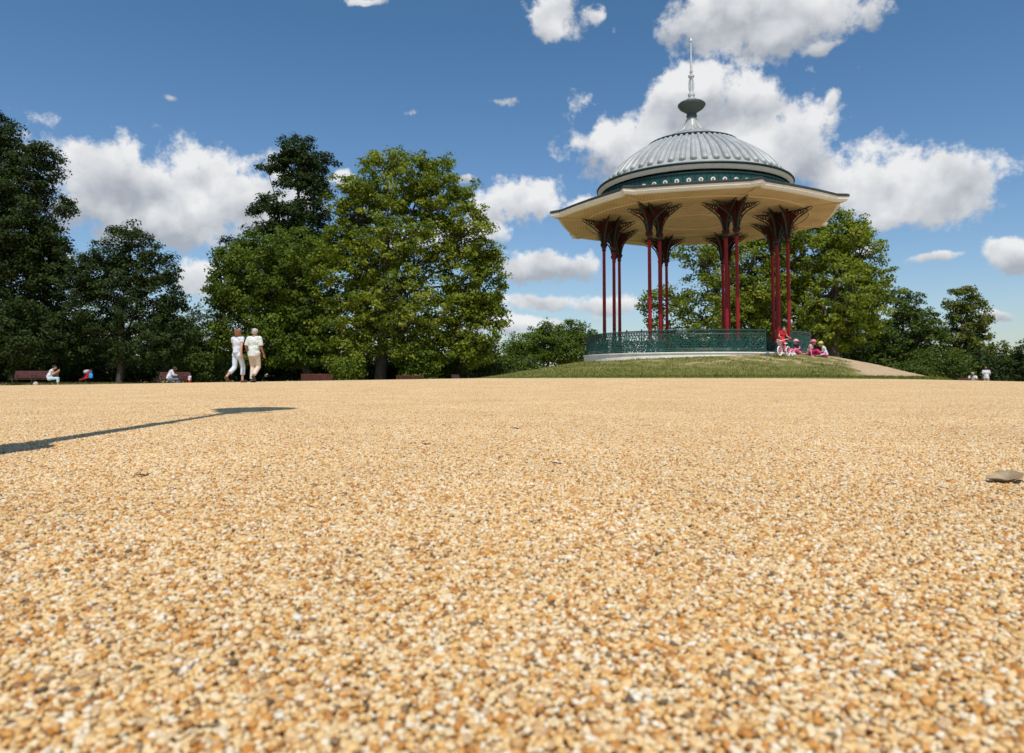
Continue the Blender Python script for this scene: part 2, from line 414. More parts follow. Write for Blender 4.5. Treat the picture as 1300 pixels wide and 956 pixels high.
# ---------------------------------------------------------------- leaf materials and trees
def leaf_mat(name,cols,trans=.25,rough=.5):
    m=bpy.data.materials.new(name); m.use_nodes=True; nt=m.node_tree; N=nt.nodes.new; L=nt.links.new
    b=nt.nodes['Principled BSDF']; out=nt.nodes['Material Output']
    a=N('ShaderNodeAttribute'); a.attribute_name='leaf'
    r=N('ShaderNodeValToRGB'); e=r.color_ramp.elements
    e[0].color=(*cols[0],1); e[1].color=(*cols[-1],1)
    for i,c in enumerate(cols[1:-1]): q=e.new((i+1)/(len(cols)-1)); q.color=(*c,1)
    L(a.outputs['Fac'],r.inputs['Fac']); L(r.outputs['Color'],b.inputs['Base Color']); b.inputs['Roughness'].default_value=.6; b.inputs['Specular IOR Level'].default_value=.22
    t=N('ShaderNodeBsdfTranslucent'); 
    g=N('ShaderNodeMix'); g.data_type='RGBA'; g.blend_type='MULTIPLY'; g.inputs[0].default_value=1; L(r.outputs['Color'],g.inputs[6]); g.inputs[7].default_value=(1.3,1.5,.5,1)
    L(g.outputs[2],t.inputs['Color'])
    mx=N('ShaderNodeMixShader'); mx.inputs[0].default_value=trans; L(b.outputs[0],mx.inputs[1]); L(t.outputs[0],mx.inputs[2]); L(mx.outputs[0],out.inputs['Surface'])
    return m
LM={
 'plane':leaf_mat('leaf_plane',[(.043,.07,.008),(.11,.15,.013),(.205,.245,.022),(.34,.325,.05)],.36),
 'lime':leaf_mat('leaf_lime',[(.04,.07,.008),(.095,.14,.013),(.17,.215,.022)],.32),
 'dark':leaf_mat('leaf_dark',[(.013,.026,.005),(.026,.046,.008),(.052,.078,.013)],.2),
 'mid':leaf_mat('leaf_mid',[(.03,.055,.008),(.065,.10,.013),(.115,.15,.02)]),
 'brownish':leaf_mat('leaf_chestnut',[(.04,.06,.01),(.09,.12,.016),(.15,.17,.025),(.22,.17,.04)]),
}
def tree(name,label,cat,Y,blobs,leaf,trunkpx,density=5.0,cl=.6,per=42,ls=.17,seed=0,depth=.85,group=None,tr=.35,gaps=.25,bark='bark',dz=0,limbs=True,twigs=1.0):
    R=np.random.default_rng(seed+100); py=random.Random(seed)
    base=Vector((xx(trunkpx,Y),Y,0)); base.z=float(zg(base.x,Y))-.05
    root=empty(name,base,0,label,cat,group)
    s=Y/F
    C=[];N_=[]; bw=[]
    for (bx,by,rx,ry) in blobs:
        c=at(bx,by,Y)
        wx,wz=rx*s,ry*s; wy=max(wx*depth,.8*min(wx,wz)+.3)
        c=Vector((c.x,Y+dz+py.uniform(-.2,.2)*wx,c.z)); bw.append((c,wx,wy,wz))
        n=max(3,int(1.75*density*(PI*wx*wz)*(.6+.4*min(1.5,wy))/max(cl/.6,.3)**1.6))
        d=R.normal(size=(n,3)); d/=np.linalg.norm(d,axis=1)[:,None]
        rr=R.uniform(.06,1,n)**.4*np.where(R.uniform(0,1,n)<.1,1.14,1.0)
        q=d*rr[:,None]*np.array([wx,wy,wz])+np.array(c)
        C.append(q); N_.append(d*rr[:,None])
    C=np.concatenate(C); D=np.concatenate(N_)
    ph=R.uniform(0,6,3); fr=1.1/cl
    nz=np.sin(C[:,0]*fr+ph[0])*np.sin(C[:,1]*fr*.9+ph[1])*np.sin(C[:,2]*fr*1.1+ph[2])
    keep=nz>np.quantile(nz,gaps*1.0); keep&=C[:,2]>base.z+.1
    C=C[keep]; D=D[keep]; nc=len(C)
    crs=cl*R.uniform(.6,1.15,nc)
    # leaves
    npl=np.maximum(6,(per*1.15*R.uniform(.6,1.3,nc)).astype(int)); idx=np.repeat(np.arange(nc),npl); n=len(idx)
    d=R.normal(size=(n,3)); d/=np.linalg.norm(d,axis=1)[:,None]; rr=R.uniform(0,1,n)**.5
    off=d*rr[:,None]*crs[idx][:,None]*np.array([1,1,.62])
    off[:,2]-= .12*crs[idx]*rr
    P=C[idx]+off
    ok=P[:,2]>base.z+.05; P=P[ok]; idx=idx[ok]; d=d[ok]; n=len(P)
    nr=d*.5+D[idx]*.5+np.array([0,-.05,.75])+R.normal(size=(n,3))*.75; nr/=np.linalg.norm(nr,axis=1)[:,None]
    t=np.cross(nr,R.normal(size=(n,3))); t/=np.linalg.norm(t,axis=1)[:,None]; b=np.cross(nr,t)
    sz=ls*R.uniform(.6,1.25,n)[:,None]
    V=np.stack([P-t*sz*.5,P+b*sz*.36+nr*sz*.06,P+t*sz*.55,P-b*sz*.36+nr*sz*.06],1)-np.array(base)
    V=V.reshape(-1,3)
    me=bpy.data.meshes.new('crown'); me.vertices.add(len(V)); me.vertices.foreach_set('co',V.ravel())
    me.loops.add(n*4); me.loops.foreach_set('vertex_index',np.arange(n*4,dtype=np.int32)); me.polygons.add(n)
    me.polygons.foreach_set('loop_start',np.arange(n)*4); me.polygons.foreach_set('loop_total',np.full(n,4)); me.update(calc_edges=True)
    clv=R.uniform(0,1,nc)
    lv=np.clip(.5*clv[idx]+.5*R.uniform(0,1,n),0,1)
    A=me.attributes.new('leaf','FLOAT','FACE'); A.data.foreach_set('value',lv.astype(np.float32))
    me.materials.append(LM[leaf]); o=bpy.data.objects.new('crown',me); link(o,root)
    # trunk and limbs
    top=max(bw,key=lambda w:w[0].z)[0]
    m=MB(); fork=Vector((base.x*.6+top.x*.4,Y+dz*.5,base.z+(top.z-base.z)*.32))
    if limbs:
        p1=base.lerp(fork,.5)+Vector((py.uniform(-.1,.1),0,0))
        m.tube([base-base-Vector((0,0,.2)),Vector((0,0,.35)),p1-base,fork-base],[tr*1.4,tr*1.0,tr*.85,tr*.6],12)
        tips=[]
        for (c,wx,wy,wz) in bw:
            if wx*wz<.15: continue
            e=c-base; st=(fork if c.z>fork.z else base.lerp(fork,.75))-base
            mid=st.lerp(e,.5)+Vector((py.uniform(-.4,.4),py.uniform(-.4,.4),.12*(e-st).length))
            m.tube([st,mid,e],[tr*.36,tr*.2,tr*.05],7)
            tips.append((mid,e,wx,wy,wz))
        # branches reaching for leaf clumps
        order=R.permutation(nc)[:int(min(nc*.3,260)*twigs)]
        for i in order:
            q=Vector(C[i])-base
            a=min(tips,key=lambda w:(w[1]-q).length) if tips else None
            if a is None: break
            st=a[0].lerp(a[1],py.uniform(.3,1)); md=st.lerp(q,.5)+Vector((py.uniform(-.2,.2),py.uniform(-.2,.2),py.uniform(0,.3)))
            m.tube([st,md,q],[tr*.09,tr*.055,.01],4,cap=False)
    else:
        m.tube([(0,0,-.2),(0,0,.4),(top-base)*.7],[tr,tr*.8,tr*.2],7)
    m.build('trunk',M[bark],root,smooth=True)
    return root

G1='trees and shrubs around the common'
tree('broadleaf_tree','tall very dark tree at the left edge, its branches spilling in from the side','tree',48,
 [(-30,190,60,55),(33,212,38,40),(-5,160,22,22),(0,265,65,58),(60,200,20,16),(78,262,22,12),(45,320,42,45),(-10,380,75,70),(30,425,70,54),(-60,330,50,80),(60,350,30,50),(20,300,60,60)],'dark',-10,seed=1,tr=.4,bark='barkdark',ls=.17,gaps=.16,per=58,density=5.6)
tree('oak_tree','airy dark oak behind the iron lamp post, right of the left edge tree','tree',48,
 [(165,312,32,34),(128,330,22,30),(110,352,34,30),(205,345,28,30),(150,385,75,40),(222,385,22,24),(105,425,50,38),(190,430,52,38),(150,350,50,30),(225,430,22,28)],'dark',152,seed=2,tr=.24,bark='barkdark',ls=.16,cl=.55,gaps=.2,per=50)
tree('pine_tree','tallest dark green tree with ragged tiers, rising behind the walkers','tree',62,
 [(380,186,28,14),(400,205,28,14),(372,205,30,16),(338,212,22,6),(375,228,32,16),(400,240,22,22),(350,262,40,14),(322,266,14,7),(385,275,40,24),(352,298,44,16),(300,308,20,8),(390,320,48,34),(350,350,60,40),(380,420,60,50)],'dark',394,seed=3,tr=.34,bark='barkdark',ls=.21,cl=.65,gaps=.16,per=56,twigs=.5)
tree('lime_tree','leafy green tree directly behind the two walkers','tree',52,
 [(325,350,55,50),(288,372,24,36),(300,325,30,28),(352,318,40,30),(385,340,45,50),(350,420,62,42),(288,425,24,34),(400,400,40,45),(335,385,60,45),(392,444,48,22),(340,455,50,16)],'lime',396,seed=4,tr=.32,bark='barkdark',ls=.19,gaps=.2)
tree('plane_tree','huge rounded yellow-green plane tree in the middle distance left of the mound','tree',50,
 [(492,200,30,13),(548,204,26,14),(500,230,62,38),(448,258,36,38),(560,248,44,42),(500,305,90,62),(592,300,38,48),(602,360,44,45),(440,340,52,60),(520,385,85,48),(450,405,55,38),(596,415,40,42),(545,430,40,22),(620,330,20,30),(480,436,44,16),(620,395,24,34),(440,446,44,16),(535,447,50,16),(600,448,30,16)],'plane',482,seed=5,tr=.42,bark='barkdark',ls=.2,gaps=.26,per=46)
tree('far_tree','broad low distant tree left of the bandstand railing','tree',85,
 [(728,424,24,19),(700,424,30,18),(680,440,40,22),(752,432,12,16),(735,448,34,22),(660,452,30,18)],'lime',715,seed=6,tr=.3,ls=.24,cl=.85,gaps=.1,per=50)
tree('plane_tree','airy plane tree seen between the red columns, sky showing through its crown','tree',52,
 [(885,322,34,20),(845,385,34,26),(822,388,14,10),(905,385,50,46),(932,340,44,46),(880,428,52,24),(830,418,16,14),(960,320,30,30)],'plane',915,seed=7,tr=.4,ls=.19,gaps=.38,per=40,bark='bark')
tree('plane_tree','very large plane tree behind the right side of the bandstand, above the children','tree',50,
 [(1075,288,42,32),(1112,318,34,40),(1030,320,54,48),(1128,362,22,34),(1060,372,84,50),(985,378,54,50),(1100,405,46,40),(1050,420,70,26),(960,400,40,40),(1000,290,40,28)],'plane',1058,seed=8,tr=.6,bark='barkdark',ls=.2,gaps=.25,per=46,dz=2)
tree('chestnut_tree','green tree stepping down right of the huge plane, over the dirt slope','tree',60,
 [(1148,386,24,22),(1165,410,28,22),(1180,432,20,22),(1145,430,40,32),(1165,458,42,22),(1120,440,30,30)],'mid',1160,seed=9,tr=.3,ls=.2,gaps=.22,bark='barkdark')
tree('chestnut_tree','tall narrow tree with brownish tiers standing alone near the right edge','tree',62,
 [(1226,370,18,10),(1212,384,14,10),(1234,388,22,12),(1222,402,22,12),(1246,406,16,9),(1226,422,34,13),(1252,424,12,9),(1220,442,30,14),(1232,462,30,18)],'brownish',1228,seed=10,tr=.28,ls=.2,cl=.55,gaps=.28,per=50,bark='barkdark')
tree('fir_tree','small dark conifer at the right edge of the view','tree',58,
 [(1293,447,7,13),(1296,462,14,14),(1300,478,22,14)],'dark',1296,seed=11,tr=.12,ls=.14,cl=.35,gaps=.1,bark='barkdark')
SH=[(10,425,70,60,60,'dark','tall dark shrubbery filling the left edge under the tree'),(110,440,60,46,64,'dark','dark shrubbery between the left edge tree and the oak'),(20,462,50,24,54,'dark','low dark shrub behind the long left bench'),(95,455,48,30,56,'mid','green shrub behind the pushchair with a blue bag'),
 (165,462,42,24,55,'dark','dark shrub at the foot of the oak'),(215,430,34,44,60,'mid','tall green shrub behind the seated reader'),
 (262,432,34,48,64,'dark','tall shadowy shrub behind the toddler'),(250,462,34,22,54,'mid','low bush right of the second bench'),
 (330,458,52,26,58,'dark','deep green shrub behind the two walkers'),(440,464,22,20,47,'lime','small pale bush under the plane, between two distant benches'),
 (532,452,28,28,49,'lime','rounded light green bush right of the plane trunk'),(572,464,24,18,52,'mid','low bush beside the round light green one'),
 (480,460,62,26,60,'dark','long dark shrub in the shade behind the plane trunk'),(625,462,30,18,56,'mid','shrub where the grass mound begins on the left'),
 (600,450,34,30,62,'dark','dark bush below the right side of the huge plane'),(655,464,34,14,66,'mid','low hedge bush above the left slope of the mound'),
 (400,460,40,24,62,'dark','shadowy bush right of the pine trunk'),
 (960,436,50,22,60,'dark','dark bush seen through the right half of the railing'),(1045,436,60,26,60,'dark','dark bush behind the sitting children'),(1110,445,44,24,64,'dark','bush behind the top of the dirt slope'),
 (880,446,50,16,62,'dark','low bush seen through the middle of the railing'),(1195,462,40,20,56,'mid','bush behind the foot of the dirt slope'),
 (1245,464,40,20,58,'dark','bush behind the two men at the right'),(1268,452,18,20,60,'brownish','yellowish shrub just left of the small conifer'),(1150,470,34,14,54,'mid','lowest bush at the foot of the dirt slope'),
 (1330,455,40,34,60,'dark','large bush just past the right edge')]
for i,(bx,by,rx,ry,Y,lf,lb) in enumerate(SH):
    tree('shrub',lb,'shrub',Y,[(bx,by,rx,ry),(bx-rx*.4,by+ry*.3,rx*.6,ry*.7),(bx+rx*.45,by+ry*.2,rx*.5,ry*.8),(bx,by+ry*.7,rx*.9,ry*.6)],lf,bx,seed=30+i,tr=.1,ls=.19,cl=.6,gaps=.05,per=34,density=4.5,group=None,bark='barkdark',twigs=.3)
# far wood: one mass on the horizon
def far_wood():
    R=np.random.default_rng(5); n=60000
    x=R.uniform(-170,170,n); y=R.uniform(105,120,n)
    top=4.2+1.3*np.sin(x*.11+1)+.9*np.sin(x*.31)+.6*np.sin(x*.83)+.3*np.sin(x*2.1)
    z=-.9+top*R.uniform(0,1,n)**.7
    P=np.stack([x,y,z],1); nr=R.normal(size=(n,3))*.7+np.array([0,-.3,.7]); nr/=np.linalg.norm(nr,axis=1)[:,None]
    t=np.cross(nr,R.normal(size=(n,3))); t/=np.linalg.norm(t,axis=1)[:,None]; b=np.cross(nr,t); sz=R.uniform(.35,.7,n)[:,None]
    V=np.stack([P-t*sz*.5,P+b*sz*.4,P+t*sz*.5,P-b*sz*.4],1).reshape(-1,3)
    me=bpy.data.meshes.new('distant_wood'); me.vertices.add(len(V)); me.vertices.foreach_set('co',V.ravel())
    me.loops.add(n*4); me.loops.foreach_set('vertex_index',np.arange(n*4,dtype=np.int32)); me.polygons.add(n)
    me.polygons.foreach_set('loop_start',np.arange(n)*4); me.polygons.foreach_set('loop_total',np.full(n,4)); me.update(calc_edges=True)
    A=me.attributes.new('leaf','FLOAT','FACE'); A.data.foreach_set('value',R.uniform(0,1,n).astype(np.float32)); me.materials.append(LM['dark'])
    o=bpy.data.objects.new('distant_wood',me); link(o); tag(o,'low dark band of distant woodland along the horizon','woodland',kind='stuff')
far_wood()

# ---------------------------------------------------------------- grass blades
def blades(name,label,n,fx,hmin,hmax,cols,seed):
    R=np.random.default_rng(seed); x,y=fx(R,n); z=zg(x,y)-.03; n=len(x)
    h=R.uniform(hmin,hmax,n); a=R.uniform(0,2*PI,n); w=.012+h*.05; lean=R.normal(0,.4,(n,2))*h[:,None]
    B=np.stack([x,y,z],1); d=np.stack([np.cos(a)*w,np.sin(a)*w,np.zeros(n)],1); T=B+np.concatenate([lean,h[:,None]],1)
    V=np.stack([B-d,B+d,T],1).reshape(-1,3)
    me=bpy.data.meshes.new(name); me.vertices.add(len(V)); me.vertices.foreach_set('co',V.ravel())
    me.loops.add(n*3); me.loops.foreach_set('vertex_index',np.arange(n*3,dtype=np.int32)); me.polygons.add(n)
    me.polygons.foreach_set('loop_start',np.arange(n)*3); me.polygons.foreach_set('loop_total',np.full(n,3)); me.update(calc_edges=True)
    A=me.attributes.new('leaf','FLOAT','FACE'); A.data.foreach_set('value',R.uniform(0,1,n).astype(np.float32)); me.materials.append(leaf_mat(name+'_blade',cols,.2,.7))
    o=bpy.data.objects.new(name,me); link(o); tag(o,label,'grass',kind='stuff')
def f_mound(R,n):
    r=np.sqrt(R.uniform(5.6**2,12.4**2,n)); t=R.uniform(-PI*.62,PI*.62,n)
    x=BC.x+r*np.sin(t); y=BC.y-r*np.cos(t)
    pn=np.sin(x*1.9+.5*np.sin(y*2.3))*np.sin(y*1.6+1)+.5*np.sin(x*4.7+y*3.3)
    worn=np.clip((r<8.6)*.55+np.clip((x-8)/8,0,1)*.5,0,1)
    k=(R.uniform(0,1,n)>np.clip(worn*1.45*np.clip(.7+.8*pn,0,1)+.12,0,.97)) & (x+.225*(34-y)+.7*pn<14.2)
    return x[k],y[k]
blades('mound_grass','short patchy green grass on the slope of the mound',110000,f_mound,.03,.085,[(.09,.13,.018),(.17,.21,.035),(.27,.27,.07),(.40,.32,.17)],3)
def f_far(R,n):
    x=R.uniform(-48,-4,n); y=R.uniform(45.5,52,n); return x,y
blades('rough_grass','dry yellow grass strip behind the left benches',60000,f_far,.08,.3,[(.12,.12,.03),(.24,.21,.07),(.38,.31,.13)],4)
def f_edge(R,n):
    t=R.uniform(-PI*.5,PI*.4,n); r=10.7+1.6*np.clip(-np.sin(t),0,1)**2+R.normal(0,.12,n); return BC.x+r*np.sin(t),BC.y-r*np.cos(t)
blades('edge_grass','longer green tufts where the mound meets the gravel',14000,f_edge,.04,.12,[(.06,.09,.012),(.13,.17,.025),(.2,.2,.05)],5)

# ================================================================ BANDSTAND
ZF=1.25                      # floor level
bs=empty('bandstand',(BC.x,BC.y,0),0,'domed Victorian bandstand with red columns and green railing on top of the grass mound','bandstand')
def th(k): return PHI+PI/4*k
def pol(r,t,z=0): return Vector((r*math.sin(t),-r*math.cos(t),z))
m=MB(); m.lathe([(5.42,.2),(5.42,ZF-.06),(5.46,ZF-.05),(5.46,ZF),(0.01,ZF)],96); m.build('plinth',M['stone'],bs,smooth=True)
m=MB(); m.lathe([(5.1,ZF+.004),(5.1,ZF+.02),(.01,ZF+.021)],96); m.build('deck',M['floor'],bs)
# columns
ZC=6.40; ZS=7.86; RC=4.4; SP=.31
def bracket_mesh():
    m=MB()
    out=[(.07,0),(.11,.28),(.17,.55),(.29,.80),(.48,1.0),(.74,1.16),(1.12,1.38)]
    top=[(1.08,1.44),(.7,1.37),(.38,1.34),(.10,1.36)]
    inn=[(.05,1.2),(.05,.5),(.05,0)]
    m.cm=1
    def P(u,w,y=0): return Vector((u,y,w))
    m.tube([P(*q) for q in out],[.036]*6+[.014],6)
    m.tube([P(*q) for q in top],[.016,.036,.038,.034],6)
    m.cm=0
    m.tube([P(*q) for q in ([(.10,1.36)]+inn)],.03,6)
    # scroll rings filling the spandrel
    m.ring((.30,0,1.13),.135,.02,'y',16,5); m.ring((.155,0,.84),.085,.018,'y',14,5); m.ring((.12,0,.58),.05,.016,'y',12,5)
    m.ring((.55,0,1.24),.085,.018,'y',14,5); m.ring((.75,0,1.315),.048,.014,'y',12,5); m.ring((.13,0,1.12),.06,.018,'y',12,5)
    m.tube([P(.06,.2),P(.14,.7),P(.3,1.0),P(.6,1.22),P(.95,1.38)],[.012,.02,.02,.018,.01],5)
    m.tube([P(.06,1.3),P(.2,1.22),P(.4,1.28),P(.62,1.33),P(.85,1.385)],.016,5)
    m.tube([P(.06,.9),P(.2,1.0),P(.28,1.2),P(.28,1.34)],.016,5)
    m.prism([(.05,.05),(.10,.3),(.15,.6),(.24,.85),(.36,1.0),(.44,1.12),(.3,1.2),(.2,1.34),(.05,1.34)],.014)
    m.ring((.42,0,1.21),.09,.022,'y',14,5); m.ring((.66,0,1.27),.07,.02,'y',12,5); m.ring((.86,0,1.33),.04,.014,'y',10,5)
    return m
bk=bracket_mesh()
cm=MB()
cm.tube([(0,0,ZF+.02),(0,0,ZC-.02)],[.088,.074],16)
caps=MB()
caps.lathe([(.075,ZC-.12),(.1,ZC-.1),(.1,ZC-.05),(.085,ZC-.03),(.085,ZC+.02),(.13,ZC+.09),(.16,ZC+.14),(.16,ZC+.19),(.11,ZC+.2),(.08,ZC+.25),(.06,ZS)],16)
neck=MB(); neck.lathe([(.078,ZC-.02),(.098,ZC+.0),(.1,ZC+.08),(.08,ZC+.1)],16)
for i in range(8):
    t=i*PI/4; caps.ell((.15*math.cos(t),.15*math.sin(t),ZC+.2),(.035,.035,.05),6,4)
basem=MB(); basem.lathe([(.2,ZF+.02),(.2,ZF+.1),(.165,ZF+.13),(.15,ZF+.2),(.15,ZF+.46),(.17,ZF+.49),(.17,ZF+.53),(.12,ZF+.56),(.088,ZF+.6)],16)
first=None
for k in range(8):
    for sg in (-1,1):
        t=th(k); va=.2464; rel=t+va; side=1 if math.sin(rel)>0 else -1
        near=math.cos(rel)>0; off=side*(.215 if near else .16)*Vector((math.cos(va),-math.sin(va),0))+(-.2 if near else .2)*Vector((math.sin(va),math.cos(va),0))
        p=pol(4.3,t)+sg*off
        if first is None:
            c=cm.build('column',M['red'],bs,smooth=True)
            caps.build('capital',M['maroon'],c,smooth=True); neck.build('collar',M['green'],c,smooth=True); basem.build('column_base',M['green'],c,smooth=True)
            for j in range(4):
                b=bk.build('bracket',[M['maroon'],M['dgreen']],c,smooth=True); b.location=(0,0,ZC); b.rotation_euler=(0,0,j*PI/2)
            first=c
        else: c=copy_tree(first,bs)
        c.location=p; c.rotation_euler=(0,0,t)
# roof outline
def outline(rt,ap,off=0):
    P=[]
    for k in range(8):
        t=th(k); tm=t+PI/8; nrm=pol(1,tm); tg=Vector((math.cos(tm),math.sin(tm),0))
        P.append(pol(rt+off,t))
        hl=ap*math.tan(PI/8)
        for u,bul in ((-.86,-.07),(-.79,-.05),(-.4,.01),(0,.03),(.4,.01),(.79,-.05),(.86,-.07)):
            P.append(nrm*(ap+bul+off)+tg*hl*u*(1+.0*off))
    return P
def rings(m,rs,close=False):
    n=len(rs[0]); vs=[p for r in rs for p in r]; fs=[]
    for i in range(len(rs)-1):
        for k in range(n): fs.append((i*n+k,i*n+(k+1)%n,(i+1)*n+(k+1)%n,(i+1)*n+k))
    m.add(vs,fs)
def lift(P,z): return [Vector((p.x,p.y,z)) for p in P]
RT,AP=7.15,6.46
ZE=8.06
m=MB(); rings(m,[lift(outline(RT,AP,.06),ZE+.0),lift(outline(RT,AP,.08),ZE+.1),lift(outline(RT,AP,-.02),ZE+.15)]); 
circ=lambda r,z:[pol(r,th(0)+2*PI*i/64,z) for i in range(64)]
rings(m,[lift(outline(RT,AP,-.02),ZE+.15),circ(4.4,ZE+.62)]); m.build('roof_covering',M['roofedge'],bs)
m=MB(); rings(m,[lift(outline(RT,AP,.06),ZE),lift(outline(RT,AP,.03),ZE-.03),lift(outline(RT,AP,.02),ZE-.10),lift(outline(RT,AP,-.03),ZE-.12),lift(outline(RT,AP,-.04),ZE-.18),lift(outline(RT,AP,-.10),ZE-.20),lift(outline(RT,AP,-.16),ZE-.205)]); m.build('fascia',M['white'],bs,smooth=True,angle=25)
m=MB(); rings(m,[lift(outline(RT,AP,-.15),ZE-.202),circ(5.2,ZS),circ(4.3,ZS+.02),circ(2.0,ZS+.02),circ(.02,ZS+.02)]); m.build('ceiling',M['ceiling'],bs)
m=MB()
for r,z,w in ((5.35,ZS-.012,.035),(3.4,ZS+.0,.03),(1.75,ZS+.0,.04)):
    m.ring((0,0,z),r,w,'z',96,6)
for k in range(8):
    a=pol(6.75,th(k),ZE-.25); b=pol(5.35,th(k),ZS-.01); m.tube([a,b],.03,6); m.tube([pol(3.4,th(k),ZS),pol(1.75,th(k),ZS)],.02,6)
    a=pol(5.35,th(k),ZS-.01); b=pol(3.4,th(k),ZS); m.tube([a,b],.025,6)
m.build('ceiling_moulding',M['cream'],bs,smooth=True)
# frieze drum and dome
DR=4.53
ZR=zz(205.5,BC.y-4.75); ZU=zz(169.5,BC.y-2.15)
m=MB(); m.lathe([(DR,ZE+.3),(DR,ZR-.32),(DR+.04,ZR-.3)],96); m.build('drum',M['green'],bs,smooth=True)
m=MB()
for i in range(112):
    t=2*PI*i/112; a=pol(DR+.02,t,ZE+.55); b=pol(DR+.02,t,ZR-.32); m.tube([a,b],.012,4)
    if i%2==0:
        c=pol(DR+.03,t+PI/112*2*.5,(ZE+ZR)/2+.2); M4=Matrix.Rotation(t+PI/112,4,'Z')
m.lathe([(DR+.03,ZE+.52),(DR+.05,ZE+.54),(DR+.05,ZE+.58),(DR+.03,ZE+.6)],96); m.lathe([(DR+.02,ZR-.42),(DR+.05,ZR-.4),(DR+.05,ZR-.36),(DR+.02,ZR-.34)],96)
m.build('drum_grille',M['dgreen'],bs)
zmed=ZE+.72
for i in range(56):
    t=2*PI*(i+.5)/56
    if i==0:
        mm=MB(); mm.tube([(0,0,0),(0,-.03,0)],.1,16); md=mm.build('medallion',M['white'],bs,smooth=True)
        mm=MB(); mm.tube([(0,-.028,0),(0,-.045,0)],.04,10); mm.build('medallion_boss',M['red'],md,smooth=True); o=md
    else: o=copy_tree(md,bs)
    o.location=pol(DR+.025,t,zmed); o.rotation_euler=(0,0,t)
m=MB(); m.lathe([(DR+.02,ZR-.22),(DR+.05,ZR-.2),(DR+.07,ZR-.16),(DR+.12,ZR-.12),(DR+.14,ZR-.05),(DR+.16,ZR-.04)],96); m.build('cornice',M['white'],bs,smooth=True,angle=60)
def dprof(s):    # s 0 bottom .. 1 top ring
    a=s*PI/2*.86; 
    r=2.15+(4.62-2.15)*(1-(s**1.55)*.999)
    z=ZR+.04+(ZU-ZR-.04)*(s**.92)
    return r,z
# elliptical curve dome
def dprof(s):
    a0,a1=rad(14),rad(66)
    a=a0+(a1-a0)*s; f=lambda a:(math.cos(a),math.sin(a))
    c0,s0=f(a0);c1,s1=f(a1)
    r=2.15+(4.60-2.15)*(math.cos(a)-c1)/(c0-c1); z=ZR+.03+(ZU-ZR-.03)*(math.sin(a)-s0)/(s1-s0)
    return r,z
DP=[(4.58,ZR+.02),(4.38,ZR+.17),(4.2,ZR+.36),(4.0,ZR+.60),(3.68,ZR+.98),(3.25,ZR+1.36),(2.75,ZR+1.72),(2.15,ZU)]
def dprof(s_):
    q=s_*(len(DP)-1); i=min(int(q),len(DP)-2); t=q-i
    p=[DP[max(i-1,0)],DP[i],DP[i+1],DP[min(i+2,len(DP)-1)]]
    f=lambda k:.5*((2*p[1][k])+(-p[0][k]+p[2][k])*t+(2*p[0][k]-5*p[1][k]+4*p[2][k]-p[3][k])*t*t+(-p[0][k]+3*p[1][k]-3*p[2][k]+p[3][k])*t**3)
    return f(0),f(1)
m=MB(); m.lathe([dprof(i/24) for i in range(25)],108)
NB=54
for i in range(NB):
    t=2*PI*i/NB; pts=[];rs=[]
    for j in range(0,15):
        s=.27+.73*j/14; r,z=dprof(s); w=.5*2*PI*r/NB*.66
        pts.append(pol(r+.0,t,z)); rs.append(w*.95)
    r,z=dprof(.24); pts=[pol(r,t,z)]+pts; rs=[rs[0]*.72]+rs
    r,z=dprof(.222); pts=[pol(r,t,z)]+pts; rs=[.03]+rs
    m.tube(pts,rs,10)
m.build('dome',M['lead'],bs,smooth=True,angle=70)
m=MB(); 
m.lathe([(4.55,ZR-.04),(4.72,ZR-.03),(4.75,ZR+.02),(4.72,ZR+.07),(4.58,ZR+.09)],96)
m.lathe([(2.1,ZU-.02),(2.22,ZU-.0),(2.26,ZU+.05),(2.22,ZU+.1),(2.08,ZU+.12)],72)
m.build('dome_rim',M['dgreen'],bs,smooth=True)
Z1=zz(164,BC.y-1.0); Z2=zz(150,BC.y)
m=MB(); m.lathe([(2.12,ZU+.09),(1.85,ZU+.24),(1.55,ZU+.36),(1.22,Z1-.16),(1.18,Z1-.12),(1.18,Z1-.06),(1.05,Z1),(.72,Z1+.12),(.5,Z1+.26),(.36,Z1+.5),(.27,Z2-.1),(.22,Z2)],72)
for i in range(20):
    t=2*PI*i/20; m.tube([pol(1.0,t,Z1),pol(.72,t,Z1+.12),pol(.5,t,Z1+.26),pol(.36,t,Z1+.5),pol(.26,t,Z2-.1)],[.05,.045,.04,.03,.02],6)
m.build('dome_cap',M['lead'],bs,smooth=True)
zs=lambda y:zz(y,BC.y)
m=MB(); m.lathe([(.2,zs(150)),(.27,zs(148)),(.24,zs(146)),(.24,zs(144)),(.34,zs(142)),(.58,zs(138)),(.68,zs(134.5)),(.68,zs(133)),(.6,zs(131)),(.3,zs(129.5)),(.24,zs(129))],48); m.build('finial_dish',mat('finial_slate',(.05,.075,.07),.5),bs,smooth=True)
M['silver']=mat('silver_paint',(.62,.63,.62),.35,.05,4,metal=.3)
m=MB(); m.lathe([(.22,zs(129.5)),(.24,zs(128)),(.24,zs(126)),(.14,zs(125)),(.13,zs(123)),(.17,zs(122)),(.17,zs(119.5)),(.08,zs(118)),(.07,zs(110)),(.07,zs(99)),(.15,zs(98)),(.15,zs(96)),(.06,zs(95)),(.06,zs(92)),(.1,zs(91.5)),(.06,zs(91)),(.045,zs(70)),(.035,zs(54)),(.07,zs(53)),(.07,zs(52)),(.035,zs(51)),(.03,zs(48)),(.001,zs(47.6))],20)
for i in range(4):
    t=i*PI/2+.4; m.tube([pol(.08,t,zs(119)),pol(.16,t,zs(114)),pol(.17,t,zs(106)),pol(.1,t,zs(98))],.014,5)
m.build('spire',M['silver'],bs,smooth=True)
